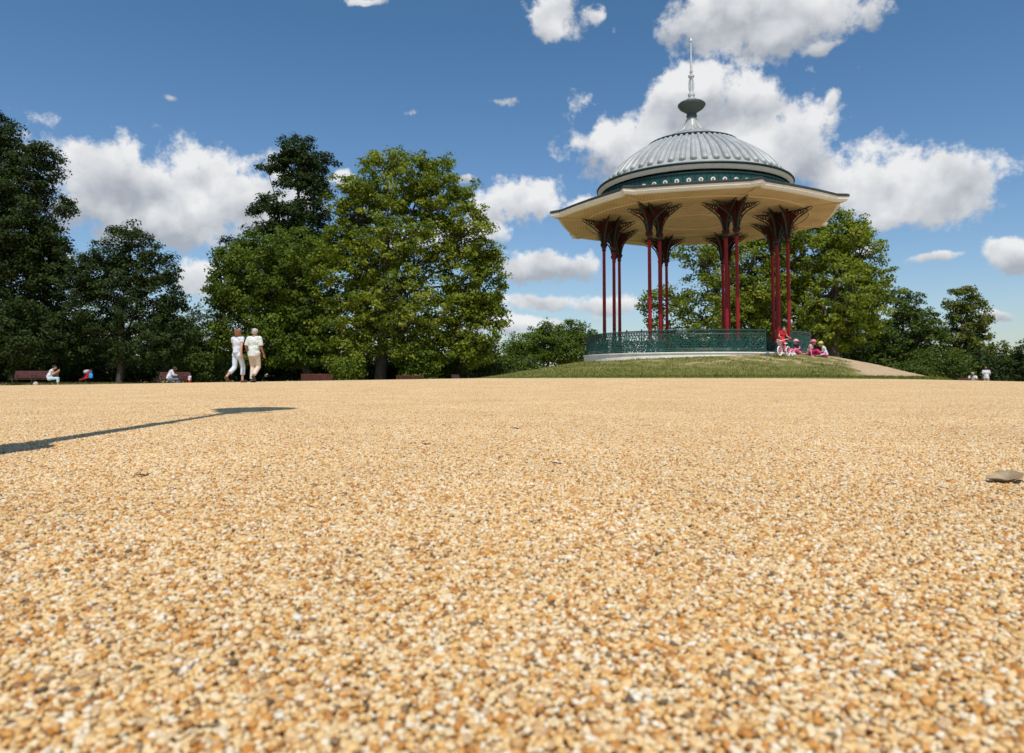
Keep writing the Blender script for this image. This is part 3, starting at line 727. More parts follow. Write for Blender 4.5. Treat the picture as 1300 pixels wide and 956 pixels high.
# railing
RB=5.28; NBAY=43; da=2*PI/NBAY; t0=.34-da*0
zb,zt=ZF+.02,ZF+.93
hr=MB(); a0=t0+2*da; 
hr.lathe([(RB-.04,zt-.02),(RB-.04,zt+.02),(RB,zt+.035),(RB+.04,zt+.02),(RB+.04,zt-.02),(RB-.04,zt-.02)],41*3,a0=a0,a1=t0+2*PI); hr.build('handrail',M['green'],bs,smooth=True,angle=60)
W=2*RB*math.sin(da/2)
pm=MB()
def seg(a,b,r=.017,n=5): pm.tube([Vector((a[0],0,a[1])),Vector((b[0],0,b[1]))],r,n)
h=zt-zb
for z in (.06,.13,h-.17,h-.05): seg((-W/2,z),(W/2,z),.02)
pm.ring((0,0,.45*h+.02),.19,.022,'y',22,5); pm.ring((0,0,.45*h+.02),.1,.018,'y',16,5); pm.ring((0,0,.45*h+.02),.04,.018,'y',10,4)
for s in (-1,1):
    pm.tube([Vector((s*.19,0,.43)),Vector((s*.26,0,.55)),Vector((s*.31,0,.68)),Vector((s*.24,0,.73))],.018,5)
    pm.tube([Vector((s*.19,0,.43)),Vector((s*.27,0,.33)),Vector((s*.31,0,.22)),Vector((s*.22,0,.15))],.018,5)
    pm.ring((s*.29,0,.44),.06,.017,'y',12,4); pm.ring((s*.24,0,.65),.045,.016,'y',12,4); pm.ring((s*.24,0,.22),.045,.016,'y',12,4)
    pm.ring((s*.33,0,.3),.035,.016,'y',10,4); pm.ring((s*.33,0,.58),.035,.016,'y',10,4)
    seg((s*.14,.3),(s*.05,.13)); seg((s*.14,.56),(s*.05,.72))
for a in range(8):
    t=a*PI/4; seg((.04*math.cos(t),.43+.04*math.sin(t)),(.19*math.cos(t),.43+.19*math.sin(t)),.014,4)
for i in range(5): pm.ring((-.28+i*.14,0,h-.11),.045,.013,'y',10,4)
for i in range(9): seg((-.32+i*.08,.06),(-.32+i*.08,.13),.012,4)
for s in (-1,1):
    seg((s*W*.47,.1),(s*W*.47,h-.1),.013); seg((s*.22,.13),(s*.36,.5),.012); seg((s*.36,.4),(s*.2,.74),.012); pm.ring((s*.14,0,.2),.05,.014,'y',10,4); pm.ring((s*.14,0,.68),.05,.014,'y',10,4); pm.ring((s*.34,0,.16),.03,.013,'y',10,4)
pm.ring((0,0,.17),.05,.014,'y',10,4); pm.ring((0,0,.7),.05,.014,'y',10,4)
rosem=MB()
for i in range(5): rosem.ell((-.28+i*.14,0,h-.11),(.026,.02,.026),8,5)
postm=MB(); postm.tube([(0,0,zb),(0,0,zt+.02)],.024,8); postm.ell((0,0,zt+.06),(.035,.035,.045),8,6); postm.ell((0,0,zb+.45),(.035,.035,.05),8,6); postm.box((0,0,zb+.02),(.08,.08,.06))
for i in range(2,NBAY):
    t=t0+(i+.5)*da
    if i==2:
        p=pm.build('railing_panel',M['green'],bs); rosem.build('rosettes',M['red'],p); pp=p
    else: p=copy_tree(pp,bs)
    p.location=pol(RB*math.cos(da/2),t,zb); p.rotation_euler=(0,0,t)
for i in range(2,NBAY+1):
    t=t0+i*da
    if i==2: q=postm.build('railing_post',M['green'],bs,smooth=True); q0=q
    else: q=copy_tree(q0,bs)
    q.location=pol(RB,t,0); q.rotation_euler=(0,0,t)
# step in the railing opening
m=MB(); m.lathe([(5.3,ZF-.16),(5.75,ZF-.16),(5.75,ZF-.5)],6,a0=t0,a1=t0+2*da); m.lathe([(5.3,ZF-.3),(5.3,ZF-.16)],6,a0=t0,a1=t0+2*da); m.build('entrance_step',M['stone'],bs)

# ================================================================ LAMP POSTS
def make_lamp():
    r=empty('street_lamp')
    m=MB(); m.lathe([(.15,0),(.15,.12),(.125,.15),(.12,.6),(.14,.63),(.14,.68),(.08,.78),(.07,.86)],12); m.build('lamp_base',M['black'],r,smooth=True)
    m=MB(); m.lathe([(.05,.84),(.042,2.2),(.06,2.23),(.06,2.28),(.036,2.32),(.032,3.5),(.07,3.53),(.07,3.58),(.03,3.62),(.04,3.75)],12); m.build('post',M['black'],r,smooth=True)
    m=MB(); m.tube([(-.28,0,3.38),(.28,0,3.38)],.016,6); m.ell((-.29,0,3.38),.028,8,6); m.ell((.29,0,3.38),.028,8,6); m.build('ladder_bar',M['black'],r,smooth=True)
    m=MB(); 
    for i in range(4):
        t=PI/4+i*PI/2; c,s=math.cos(t),math.sin(t)
        m.tube([(.13*c,.13*s,3.76),(.25*c,.25*s,4.28)],.014,5)
        t2=t+PI/2; c2,s2=math.cos(t2),math.sin(t2)
        for rr,z in ((.13,3.76),(.25,4.28)): m.tube([(rr*c,rr*s,z),(rr*c2,rr*s2,z)],.014,5)
    m.box((0,0,3.75),(.2,.2,.03))
    la=m.build('lantern',M['black'],r)
    m=MB(); vs=[];q=[]
    for i in range(4):
        t=PI/4+i*PI/2; q.append((.122*math.cos(t),.122*math.sin(t),3.77))
    for i in range(4):
        t=PI/4+i*PI/2; q.append((.242*math.cos(t),.242*math.sin(t),4.27))
    m.add(q,[(0,1,5,4),(1,2,6,5),(2,3,7,6),(3,0,4,7)]); m.build('panes',M['glass'],la)
    m=MB(); m.lathe([(.28,4.28),(.27,4.31),(.14,4.44),(.13,4.5),(.09,4.53),(.03,4.58),(.04,4.62),(.001,4.7)],12); m.build('lantern_cap',M['black'],la,smooth=True)
    return r
lamp=make_lamp()
lamp.location=(-1.52,1.72,0); lamp.rotation_euler.z=PI/4; lamp.scale=(1.0,1.0,1.31)
tag(lamp,'black iron lamp post just out of view whose long shadow crosses the gravel at left','lamp post','black iron lamp posts')
for px,Y,lb in ((149,53,'black iron lamp post in front of the dark oak, right of the pushchair'),(741,84,'distant lamp post in front of the round tree left of the railing'),(1114,64,'thin lamp post standing behind the top of the dirt slope')):
    c=copy_tree(lamp); c['label']=lb; x=xx(px,Y); c.location=(x,Y,float(zg(x,Y))-.02); c.rotation_euler.z=.5

# ================================================================ BENCHES
def make_bench(L,nl):
    r=empty('park_bench')
    m=MB()
    for i in range(5): m.box((0,-.02+.09*i-.2,.44-.004*i),(L,.07,.03))
    m.build('seat',M['benchwood'],r,bevel=.006)
    m=MB()
    for i in range(5): m.box((0,.24+.025*i,.54+.085*i),(L,.028,.07),Matrix.Rotation(-.22,3,'X'))
    m.build('backrest',M['benchwood'],r,bevel=.006)
    for j in range(nl):
        x=-L/2+.15+(L-.3)*j/(nl-1)
        m=MB(); m.tube([(x,-.26,0),(x,-.22,.2),(x,-.2,.42)],[.03,.025,.03],6); m.tube([(x,.3,0),(x,.2,.2),(x,.2,.44),(x,.36,.92)],[.03,.025,.03,.02],6)
        m.tube([(x,-.2,.405),(x,.2,.39)],.025,6); m.tube([(x,-.22,.42),(x,-.26,.62),(x,.0,.66),(x,.28,.66)],.018,6)
        m.tube([(x-.0,-.32,.02),(x,-.2,.02)],.03,6); m.tube([(x,.24,.02),(x,.38,.02)],.03,6)
        m.build('bench_leg',M['black'],r,smooth=True)
    return r
def put(o,px,Y,rz=0,dz=0):
    x=xx(px,Y); o.location=(x,Y,float(zg(x,Y))-.003*(Y<46)-.03*(Y>=46)+dz); o.rotation_euler.z=rz; return o
GB='park benches round the gravel'
b1=put(make_bench(2.5,3),43,43,.06); tag(b1,'long dark red bench with three iron legs where the woman in blue sits','bench',GB)
b2=put(make_bench(1.8,2),218,43,-.05); tag(b2,'dark red bench where a man in white sits reading','bench',GB)
for px,Y,rz,lb in ((402,43,PI+.3,'red slatted bench half hidden by the gravel, left of the plane trunk'),(520,47,PI+.25,'red slatted bench half hidden by the gravel, right of the plane trunk'),(585,44,1.4,'bench seen end on at the left foot of the mound'),(1234,51,.2,'bench mostly hidden beyond the gravel, under the sitting man in a white shirt')):
    c=copy_tree(b2); c['label']=lb; put(c,px,Y,rz)

# ================================================================ PEOPLE
SK=mat('skin',(.52,.29,.2),.6,.08,8,spec=.3)
SKT=mat('skin_tanned',(.36,.16,.09),.6,.08,8,spec=.3)
SKD=mat('skin_dark',(.16,.075,.045),.6,.08,8,spec=.3)
def capsule(m,a,b,ra,rb):
    a=Vector(a);b=Vector(b); m.tube([a,a.lerp(b,.5),b],[ra,(ra+rb)/2,rb],12); m.ell(a,ra,12,8); m.ell(b,rb,12,8)
def remesh(m,name,material,parent,vox=.014,it=4,extra=None):
    me=m.mesh(name); o=bpy.data.objects.new(name,me); col.objects.link(o)
    r=o.modifiers.new('r','REMESH'); r.mode='VOXEL'; r.voxel_size=vox
    s=o.modifiers.new('s','SMOOTH'); s.factor=.5; s.iterations=it
    dg=bpy.context.evaluated_depsgraph_get(); ev=o.evaluated_get(dg); nm=bpy.data.meshes.new_from_object(ev)
    col.objects.unlink(o); bpy.data.objects.remove(o); bpy.data.meshes.remove(me)
    if extra:
        bm=bmesh.new(); bm.from_mesh(nm); em=extra.mesh('x'); bm.from_mesh(em); bm.to_mesh(nm); bm.free()
    nm.name=name; nm.materials.clear(); nm.materials.append(material)
    nm.polygons.foreach_set('use_smooth',[True]*len(nm.polygons))
    o=bpy.data.objects.new(name,nm); link(o,parent); return o
def V3(*a): return Vector(a)
def pose(kind):
    J=dict(pel=V3(0,0,.93),ab=V3(0,0,1.1),ch=V3(0,0,1.28),nk=V3(0,0,1.47),hd=V3(0,.03,1.6),
      sL=V3(-.185,0,1.41),sR=V3(.185,0,1.41),eL=V3(-.24,-.03,1.13),eR=V3(.24,-.03,1.13),wL=V3(-.25,.05,.88),wR=V3(.25,.05,.88),
      hL=V3(-.09,0,.9),hR=V3(.09,0,.9),kL=V3(-.1,.02,.49),kR=V3(.1,.02,.49),aL=V3(-.1,-.02,.08),aR=V3(.1,-.02,.08))
    J['tL']=J['aL']+V3(0,.17,-.05); J['tR']=J['aR']+V3(0,.17,-.05)
    if kind=='walk1':   # left leg trailing, heel up
        J.update(kL=V3(-.09,-.02,.49),aL=V3(-.1,-.36,.2),tL=V3(-.1,-.27,.05),kR=V3(.09,.16,.5),aR=V3(.09,.14,.08),tR=V3(.09,.31,.04),eL=V3(-.25,.08,1.14),wL=V3(-.24,.26,.95),eR=V3(.24,-.1,1.14),wR=V3(.25,-.12,.88))
    if kind=='walk2':
        J.update(kL=V3(-.07,.05,.49),aL=V3(-.05,-.02,.08),tL=V3(-.05,.16,.03),kR=V3(.09,.12,.5),aR=V3(.1,-.16,.22),tR=V3(.1,-.08,.06),eL=V3(-.26,-.05,1.13),wL=V3(-.24,.1,.93),eR=V3(.25,.0,1.12),wR=V3(.27,.12,.89))
    if kind in('sit','sitread'):
        dz=-.43
        for k in('pel','ab','ch','nk','hd','sL','sR','eL','eR','wL','wR','hL','hR'): J[k]=J[k]+V3(0,0,dz+.02)
        J.update(kL=V3(-.11,.44,.5),kR=V3(.11,.44,.5),aL=V3(-.11,.42,.08),aR=V3(.11,.47,.08),tL=V3(-.12,.59,.03),tR=V3(.12,.64,.03))
        for k,f in(('ch',.08),('nk',.15),('sL',.12),('sR',.12),('hd',.22)): J[k]=J[k]+V3(0,f,-f*.15)
        J.update(eL=V3(-.22,.22,.75),eR=V3(.22,.22,.75),wL=V3(-.06,.42,.72 if kind=='sitread' else .9),wR=V3(.08,.42,.72 if kind=='sitread' else .95))
        if kind=='sitread': J['hd']=J['hd']+V3(0,.06,-.05)
    if kind=='floor':   # seated on the ground, knees up forward
        for k in('pel','ab','ch','nk','hd','sL','sR','eL','eR','wL','wR','hL','hR'): J[k]=J[k]+V3(0,0,-.8)
        for k,f in(('ch',.06),('nk',.12),('sL',.1),('sR',.1),('hd',.2)): J[k]=J[k]+V3(0,f,-f*.2)
        J.update(kL=V3(-.16,.38,.32),kR=V3(.16,.4,.3),aL=V3(-.12,.62,.07),aR=V3(.12,.66,.07),tL=V3(-.14,.78,.07),tR=V3(.14,.82,.07),eL=V3(-.24,.16,.34),eR=V3(.26,.1,.32),wL=V3(-.14,.38,.3),wR=V3(.3,.18,.06))
    if kind=='ride':    # standing astride, holding the handlebar
        J.update(eL=V3(-.26,.1,1.15),eR=V3(.27,.1,1.15),wL=V3(-.3,.32,1.05),wR=V3(.3,.32,1.05),kL=V3(-.17,.06,.49),kR=V3(.15,.04,.49),aL=V3(-.24,0,.08),aR=V3(.2,-.02,.08),tL=V3(-.28,.16,.03),tR=V3(.22,.16,.03))
        for k,f in(('ch',.05),('nk',.1),('sL',.08),('sR',.08),('hd',.14)): J[k]=J[k]+V3(0,f,-f*.2)
    if kind=='stand': J.update(eR=V3(.28,.05,1.14),wR=V3(.2,.25,1.0))
    return J
def person(label,kind,px,Y,rz,h,skin,shirt,trous,hairm,shoe,hair='short',sleeve=.55,leg='long',wide=1.0,shirtlow=0,hat=None,group=None,dz=0,skirt=False,headk=1.0,loc=None):
    J=pose(kind)
    root=empty('person',(0,0,0),0,label,'person',group,s=h/1.72)
    if loc: root.location=loc; root.rotation_euler.z=rz
    else: put(root,px,Y,rz,dz)
    m=MB(); w=wide
    # trunk
    m.ell(J['pel'],(.155*w,.115*w,.13)); m.ell(J['ab'],(.14*w,.1*w,.16)); m.ell(J['ch'],(.165*w,.11*w,.19))
    capsule(m,J['ch'],J['ab'],.1*w,.1*w)
    for s in 'LR':
        capsule(m,J['ch'].lerp(J['s'+s],.4)+V3(0,0,.06),J['s'+s],.075,.06)
        capsule(m,J['s'+s],J['e'+s],.052*w,.04); capsule(m,J['e'+s],J['w'+s],.04,.027)
        capsule(m,J['h'+s],J['k'+s],.085*w,.055); capsule(m,J['k'+s],J['a'+s],.053,.036); 
        capsule(m,J['a'+s]+V3(0,0,-.03),J['t'+s],.04,.03)
        d=(J['w'+s]-J['e'+s]).normalized()
        m.ell(J['w'+s]+d*.05,(.035,.028,.045),10,6)
    capsule(m,J['nk'],J['hd']+V3(0,-.01,-.05),.058,.05)
    k=headk
    m.ell(J['hd'],(.078*k,.098*k,.118*k),14,10); m.ell(J['hd']+V3(0,.05*k,-.06*k),(.05*k,.045*k,.05*k),10,8)
    m.ell(J['hd']+V3(0,.102*k,-.01),(.013,.022,.02),8,6)
    for s in(-1,1): m.ell(J['hd']+V3(s*.08*k,-.005,-.005),(.012,.02,.03),8,6)
    fx=MB()
    for s,sg in(('L',-1),('R',1)):
        d=(J['w'+s]-J['e'+s]).normalized(); q=J['w'+s]+d*.075; side=d.cross(V3(1,0,0)) 
        side=side.normalized() if side.length>.1 else V3(0,1,0)
        nrm=d.cross(side)
        for i,l in enumerate((.062,.074,.07,.055)):
            o=side*(-.026+.0175*i); a=q+o; b=a+d*l*.55; c=b+(d*.75-nrm*sg*.55).normalized()*l*.5
            fx.tube([a-d*.02,b,c],[.0095,.0085,.006],6)
        a=J['w'+s]+d*.03+side*.03; fx.tube([a,a+side*.025+d*.025,a+side*.03+d*.055],[.012,.01,.008],6)
    remesh(m,'body',skin,root,.013,3,fx)
    e=MB()
    for s in(-1,1): e.ell(J['hd']+V3(s*.03*k,.09*k,.008),(.011,.008,.007),8,6)
    e.build('eyes',M['black'],root,smooth=True)
    # shirt
    m=MB(); g=.018
    m.ell(J['ab'],(.155*w+g,.115*w+g,.17)); m.ell(J['ch'],(.17*w+g,.115*w+g,.185)); capsule(m,J['ch'],J['ab'],.12*w,.12*w)
    low=J['pel']+V3(0,0,.02-shirtlow); m.tube([J['ab'],low],[.15*w,.165*w+g],16,flat=.8)
    if shirtlow>0: m.ell(J['pel']+V3(0,0,0),(.17*w+g,.135*w+g,.14))
    if skirt: m.tube([J['ab'],J['pel'],J['pel'].lerp((J['kL']+J['kR'])/2,.45)],[.14,.19,.25],18,flat=.85)
    for s in 'LR':
        capsule(m,J['ch'].lerp(J['s'+s],.4)+V3(0,0,.06),J['s'+s],.09,.075)
        m.tube([J['s'+s],J['s'+s].lerp(J['e'+s],sleeve)],[.075*w,.07*w],12)
        if sleeve>=1: m.tube([J['e'+s],J['w'+s].lerp(J['e'+s],.1)],[.06,.045],12); m.ell(J['e'+s],.06,10,8)
    remesh(m,'dress' if skirt else 'shirt',shirt,root,.015,3)
    # trousers
    if trous:
        m=MB(); m.ell(J['pel'],(.17*w,.13*w,.13))
        for s in 'LR':
            a=J['k'+s]; m.ell(J['h'+s]+V3(0,-.01,-.02),(.1*w,.115*w,.11))
            if leg=='short': m.tube([J['h'+s],J['h'+s].lerp(a,.7)],[.105*w,.09],14)
            else:
                capsule(m,J['h'+s],a,.1*w,.075); f=.6 if leg=='crop' else .93
                m.tube([a,a.lerp(J['a'+s],f)],[.075,.072 if leg=='crop' else .065],14)
        remesh(m,'shorts' if leg=='short' else 'trousers',trous,root,.015,3)
    # hair
    m=MB(); hd=J['hd']
    m.ell(hd+V3(0,-.02*k,.025*k),(.09*k,.105*k,.112*k),14,10)
    if hair=='bob': m.ell(hd+V3(0,-.03,.0),(.105,.11,.12),14,10); m.ell(hd+V3(0,-.05,-.05),(.095,.08,.075),12,8)
    if hair=='long': m.tube([hd+V3(0,-.04,.03),hd+V3(0,-.09,-.08),J['nk']+V3(0,-.1,-.06)],[.09,.08,.04],10,flat=.7)
    for i in range(14):
        t=random.uniform(0,2*PI); m.ell(hd+V3(.075*k*math.cos(t),-.02+.085*k*math.sin(t)-.01,.05*k+random.uniform(-.04,.05)),.032*k,6,5)
    hm=remesh(m,'hair',hairm,root,.012,1)
    for v in hm.data.vertices:   # open the face
        p=v.co-hd
        if p.y>.055*k and p.z<.055*k: v.co.y=hd.y+.055*k
    # shoes
    for s in 'LR':
        m=MB(); capsule(m,J['a'+s]+V3(0,-.03,-.035),J['t'+s]+V3(0,.01,0),.046,.038); m.build('shoe',shoe,root,smooth=True)
    if hat:
        m=MB(); c=hd+V3(0,-.01,.05*k)
        kind_,hm_=hat
        if kind_=='sun': 
            m.tube([c+V3(0,0,-.01),c+V3(0,0,.005),c+V3(0,0,.02),c+V3(0,0,.07),c+V3(0,0,.11),c+V3(0,0,.125)],[.17*k,.165*k,.115*k,.108*k,.085*k,.03*k],18)
        else:
            m.tube([c+V3(0,0,-.01),c+V3(0,0,.05),c+V3(0,0,.09),c+V3(0,0,.115)],[.112*k,.108*k,.085*k,.03*k],18)
            m.prism([(-.08,.0),(-.06,.10),(0,.13),(.06,.10),(.08,0)],.012,Matrix.Translation(c+V3(0,.08,0))@Matrix.Rotation(-PI/2,4,'X')@Matrix.Scale(1,4))
        m.build('hat',hm_,root,smooth=True)
    return root
white=fabric('cotton_white',(.60,.62,.68)); white2=fabric('linen_white',(.60,.63,.60)); paleblue=fabric('cotton_paleblue',(.56,.64,.72)); ltblue=fabric('cotton_lightblue',(.42,.62,.72)); beige=fabric('cotton_beige',(.60,.50,.41))
denim=fabric('denim',(.10,.16,.28)); redf=fabric('cotton_red',(.62,.02,.04)); pinkf=fabric('cotton_pink',(.75,.18,.32)); magenta=fabric('cotton_magenta',(.5,.02,.16)); purple=fabric('cotton_purple',(.06,.03,.09)); limef=fabric('cotton_lime',(.55,.66,.2)); palepink=fabric('cotton_palepink',(.72,.40,.44))
hb=mat('hair_auburn',(.22,.08,.03),.55,.3,30,bump=.4,bscale=50); hg=mat('hair_grey',(.45,.44,.42),.6,.3,30,bump=.4,bscale=50); hk=mat('hair_dark',(.025,.018,.014),.5,.3,30,bump=.4,bscale=50)
shb=mat('shoe_brown',(.10,.045,.03),.5); shw=mat('shoe_white',(.7,.7,.7),.5); shk=mat('shoe_black',(.03,.03,.03),.5)
person('woman with auburn bob in white t-shirt and cropped trousers walking away','walk1',301,22.6,-.38,1.66,SK,white,paleblue,hb,shb,'bob',.45,'crop',.94,0)
person('grey haired man in loose white shirt and beige trousers walking away beside a woman','walk2',322,22.4,-.25,1.66,SKT,white2,beige,hg,shk,'short',.85,'long',1.16,.12)
person('woman in white top and light blue trousers sitting on the long bench','sit',63,42.7,-1.15,1.66,SK,white,ltblue,hk,shw,'short',.3,'crop',1.05,0)
person('man in white shirt and jeans bent over his reading on the second bench','sitread',215,42.7,-1.1,1.72,SKD,white,denim,hk,shw,'short',1.0,'long',1.0,0)
person('toddler in white top standing on the gravel edge right of the reading man','stand',241,42.2,2.4,.82,SKD,white,redf,hk,shw,'short',.6,'long',1.15,0,headk=1.4)
person('man in white shirt sitting low beyond the gravel at the far right','sit',1235,50.7,PI-.6,1.75,SKT,white,denim,hg,shk,'short',.6,'long',1.05,0)
person('man in white shirt and pale trousers standing at the far right with his back turned','stand',1252,54,-.3,1.75,SKT,white,beige,hb,shk,'short',.7,'long',1.1,.08)
# children on the mound
gx,gy=11.25,30.05
gz=lambda x,y: float(zg(x,y))-.028
girl=person('girl in red dress with dark hair holding a pink bicycle by the railing opening','ride',0,0,PI+.25,1.2,SK,redf,None,hk,shw,'long',.4,'short',1.0,0,skirt=True,headk=1.2,loc=(gx+.02,gy+.22,gz(gx,gy+.2)))
kids=[(1015,31.0,1.9,1.2,purple,pinkf,('sun',palepink),'child in pale pink sun hat and dark purple clothes sitting by the column base',denim),
      (1028.5,30.8,-2.2,1.25,palepink,magenta,('sun',pinkf),'child in bright pink sun hat sitting with knees up, middle of the three',magenta),
      (1048,30.6,1.3,1.25,white,magenta,('cap',limef),'child in lime green cap and white top sitting rightmost on the mound',magenta)]
for px,Y,rz,h,sh,tr_,ht,lb,_ in kids:
    x=xx(px,Y); person(lb,'floor',0,0,rz,h,SK,sh,tr_,hb,shw,'short',.4,'long',1.05,0,hat=ht,headk=1.25,loc=(x,Y,gz(x,Y)))

# bicycle
def bicycle(loc,rz):
    r=empty('bicycle',loc,rz,"small pink child's bicycle with white tyres and a basket, held by the girl",'bicycle')
    PK=mat('paint_pink',(.75,.16,.28),.35); WT=mat('tyre_white',(.8,.8,.78),.6)
    R_=.205
    def wheel(x,R_,name='wheel'):
        m=MB()
        for i in range(12):
            t=2*PI*i/12; m.tube([(0,0,0),(R_*.82*math.cos(t),0,R_*.82*math.sin(t))],.004,4)
        m.tube([(0,-.03,0),(0,.03,0)],.022,8); m.ring((0,0,0),R_*.84,.014,'y',28,6)
        w=m.build(name,PK,r,smooth=True); w.location=(x,0,R_)
        m=MB(); m.ring((0,0,0),R_-.022,.024,'y',32,8); m.build('tyre',WT,w,smooth=True); return w
    wf=wheel(.36,R_); wb=wheel(-.34,R_)
    m=MB(); bbk=(-.02,0,.2); hs=(.25,0,.52); st=(-.14,0,.45)
    m.tube([hs,bbk],.018,8); m.tube([(.26,0,.47),(-.1,0,.32)],.016,8); m.tube([bbk,st],.016,8); 
    for s in(-1,1): m.tube([bbk,(-.34,s*.04,R_)],.01,6); m.tube([st,(-.34,s*.04,R_)],.009,6); m.tube([hs,(.3,s*.035,.42),(.36,s*.04,R_)],.011,6)
    m.build('frame',PK,r,smooth=True)
    m=MB(); m.tube([hs,(.22,0,.62)],.014,8); m.tube([(.12,-.24,.68),(.2,-.12,.66),(.22,0,.62),(.2,.12,.66),(.12,.24,.68)],.012,8); m.build('handlebar',WT,r,smooth=True)
    for s in(-1,1): m=MB(); m.tube([(.13,s*.235,.678),(.06,s*.25,.69)],.018,8); m.build('grip',PK,r,smooth=True)
    m=MB(); m.ell((-.16,0,.52),(.11,.065,.03)); m.tube([st,(-.16,0,.5)],.012,6); m.build('saddle',WT,r,smooth=True)
    m=MB(); m.tube([(.36,0,.44),(.37,0,.52),(.38,0,.6)],[.07,.1,.13],16); m.ring((.38,0,.6),.13,.012,'z',20,5); m.build('basket',fabric('basket_pink',(.8,.42,.45)),r,smooth=True)
    for s in(-1,1):
        m=MB(); m.tube([(-.34,s*.04,R_),(-.33,s*.17,.12)],.008,5); m.ring((-.33,s*.18,.062),.045,.016,'y',16,6); m.build('training_wheel',WT,r,smooth=True)
    m=MB()
    for s in(-1,1): m.tube([(-.02,s*.03,.2),(-.02+s*.08,s*.05,.2-s*.05)],.008,5); m.box((-.02+s*.08,s*.08,.2-s*.05),(.06,.06,.015))
    m.build('pedals',M['black'],r)
    return r
bicycle((gx-.10,gy-.3,gz(gx+.1,gy-.28)+.03),PI+.75)
# things lying by the railing opening
def shoulder_bag(px,Y,mtl,lb,name='shoulder_bag'):
    x=xx(px,Y); r=empty(name,(x,Y,gz(x,Y)),.3,lb,'bag',s=.6)
    m=MB(); m.ell((0,0,.11),(.16,.09,.11),14,10); m.box((0,0,.05),(.26,.14,.08)); remesh(m,'pouch',mtl,r,.015,4)
    m=MB(); m.tube([(-.12,0,.16),(-.08,.02,.26),(0,.03,.29),(.08,.02,.26),(.12,0,.16)],.01,6); m.build('strap',mtl,r,smooth=True)
shoulder_bag(1008.5,30.3,white,'small white bag left on the ground right of the bicycle')
shoulder_bag(975,30.2,denim,'small blue bag on the ground at the left of the railing opening')

# pushchair
def pushchair():
    x=xx(107,42.5); r=empty('pushchair',(x,42.5,float(zg(x,42.5))),.35,'folded-back red and grey pushchair standing alone between the woman and the lamp post','pushchair')
    m=MB()
    for s in(-.22,.22):
        m.tube([(-.42,s,.08),(-.1,s,.45),(.2,s,.85),(.38,s,1.02)],.014,6); m.tube([(.3,s,.08),(.05,s,.4),(-.05,s,.5)],.014,6)
    m.tube([(.38,-.22,1.02),(.38,.22,1.02)],.018,6); m.tube([(.3,-.22,.09),(.3,.22,.09)],.012,6); m.build('chassis',M['black'],r,smooth=True)
    m=MB(); m.box((.02,0,.48),(.5,.4,.05),Matrix.Rotation(-.3,3,'Y')); m.box((.2,0,.72),(.07,.4,.5),Matrix.Rotation(.55,3,'Y')); m.build('seat',redf,r,bevel=.02)
    m=MB(); m.ell((.14,0,.86),(.2,.23,.13),14,8); m.build('hood',fabric('hood_grey',(.4,.38,.37)),r,smooth=True)
    for a,b in((-.42,-.22),(-.42,.22),(.3,-.22),(.3,.22)):
        m=MB(); m.ring((a,b,.085),.065,.02,'y',16,6); m.tube([(a,b-.02,.085),(a,b+.02,.085)],.03,8); m.build('wheel',M['rubber'],r,smooth=True)
    x=xx(116,42.4); g=empty('carrier_bag',(x,42.35,float(zg(x,42.4))+.52),0,'bright blue bag hanging from the pushchair handle','bag')
    m=MB(); m.ell((0,0,.12),(.12,.07,.16),12,8); m.box((0,0,.06),(.2,.1,.12)); remesh(m,'pouch',fabric('bag_blue',(.03,.28,.68)),g,.015,3)
    m=MB()
    for s in(-.03,.03): m.tube([(-.06,s,.22),(-.02,s*.5,.42),(.02,s*.5,.42),(.06,s,.22)],.008,5)
    m.build('handle',fabric('bag_blue_strap',(.03,.22,.55)),g)
pushchair()
# ball
x=xx(45.5,42.6); m=MB(); m.ell((0,0,.14),.14,20,14); o=m.build('ball',mat('ball_white',(.5,.5,.48),.5,c2=(.35,.3,.27),scale=5),None,smooth=True); o.location=(x,42.6,float(zg(x,42.6))); tag(o,'pale ball lying under the long left bench','ball')
# red toy by the toddler
x=xx(244.5,42); m=MB(); m.box((0,0,.12),(.3,.16,.12)); m.tube([(.12,0,.16),(.2,0,.38)],.015,6); 
o=empty('toy_cart',(x,42,float(zg(x,42))),.4,'little red toy cart beside the toddler','toy'); m.build('cart_body',redf,o,bevel=.02)
for a in(-.1,.1):
    m=MB(); m.ring((a,-.1,.05),.035,.015,'y',12,6); m.tube([(a,-.11,.05),(a,.11,.05)],.01,6); m.ring((a,.1,.05),.035,.015,'y',12,6); m.build('wheels',M['rubber'],o,smooth=True)

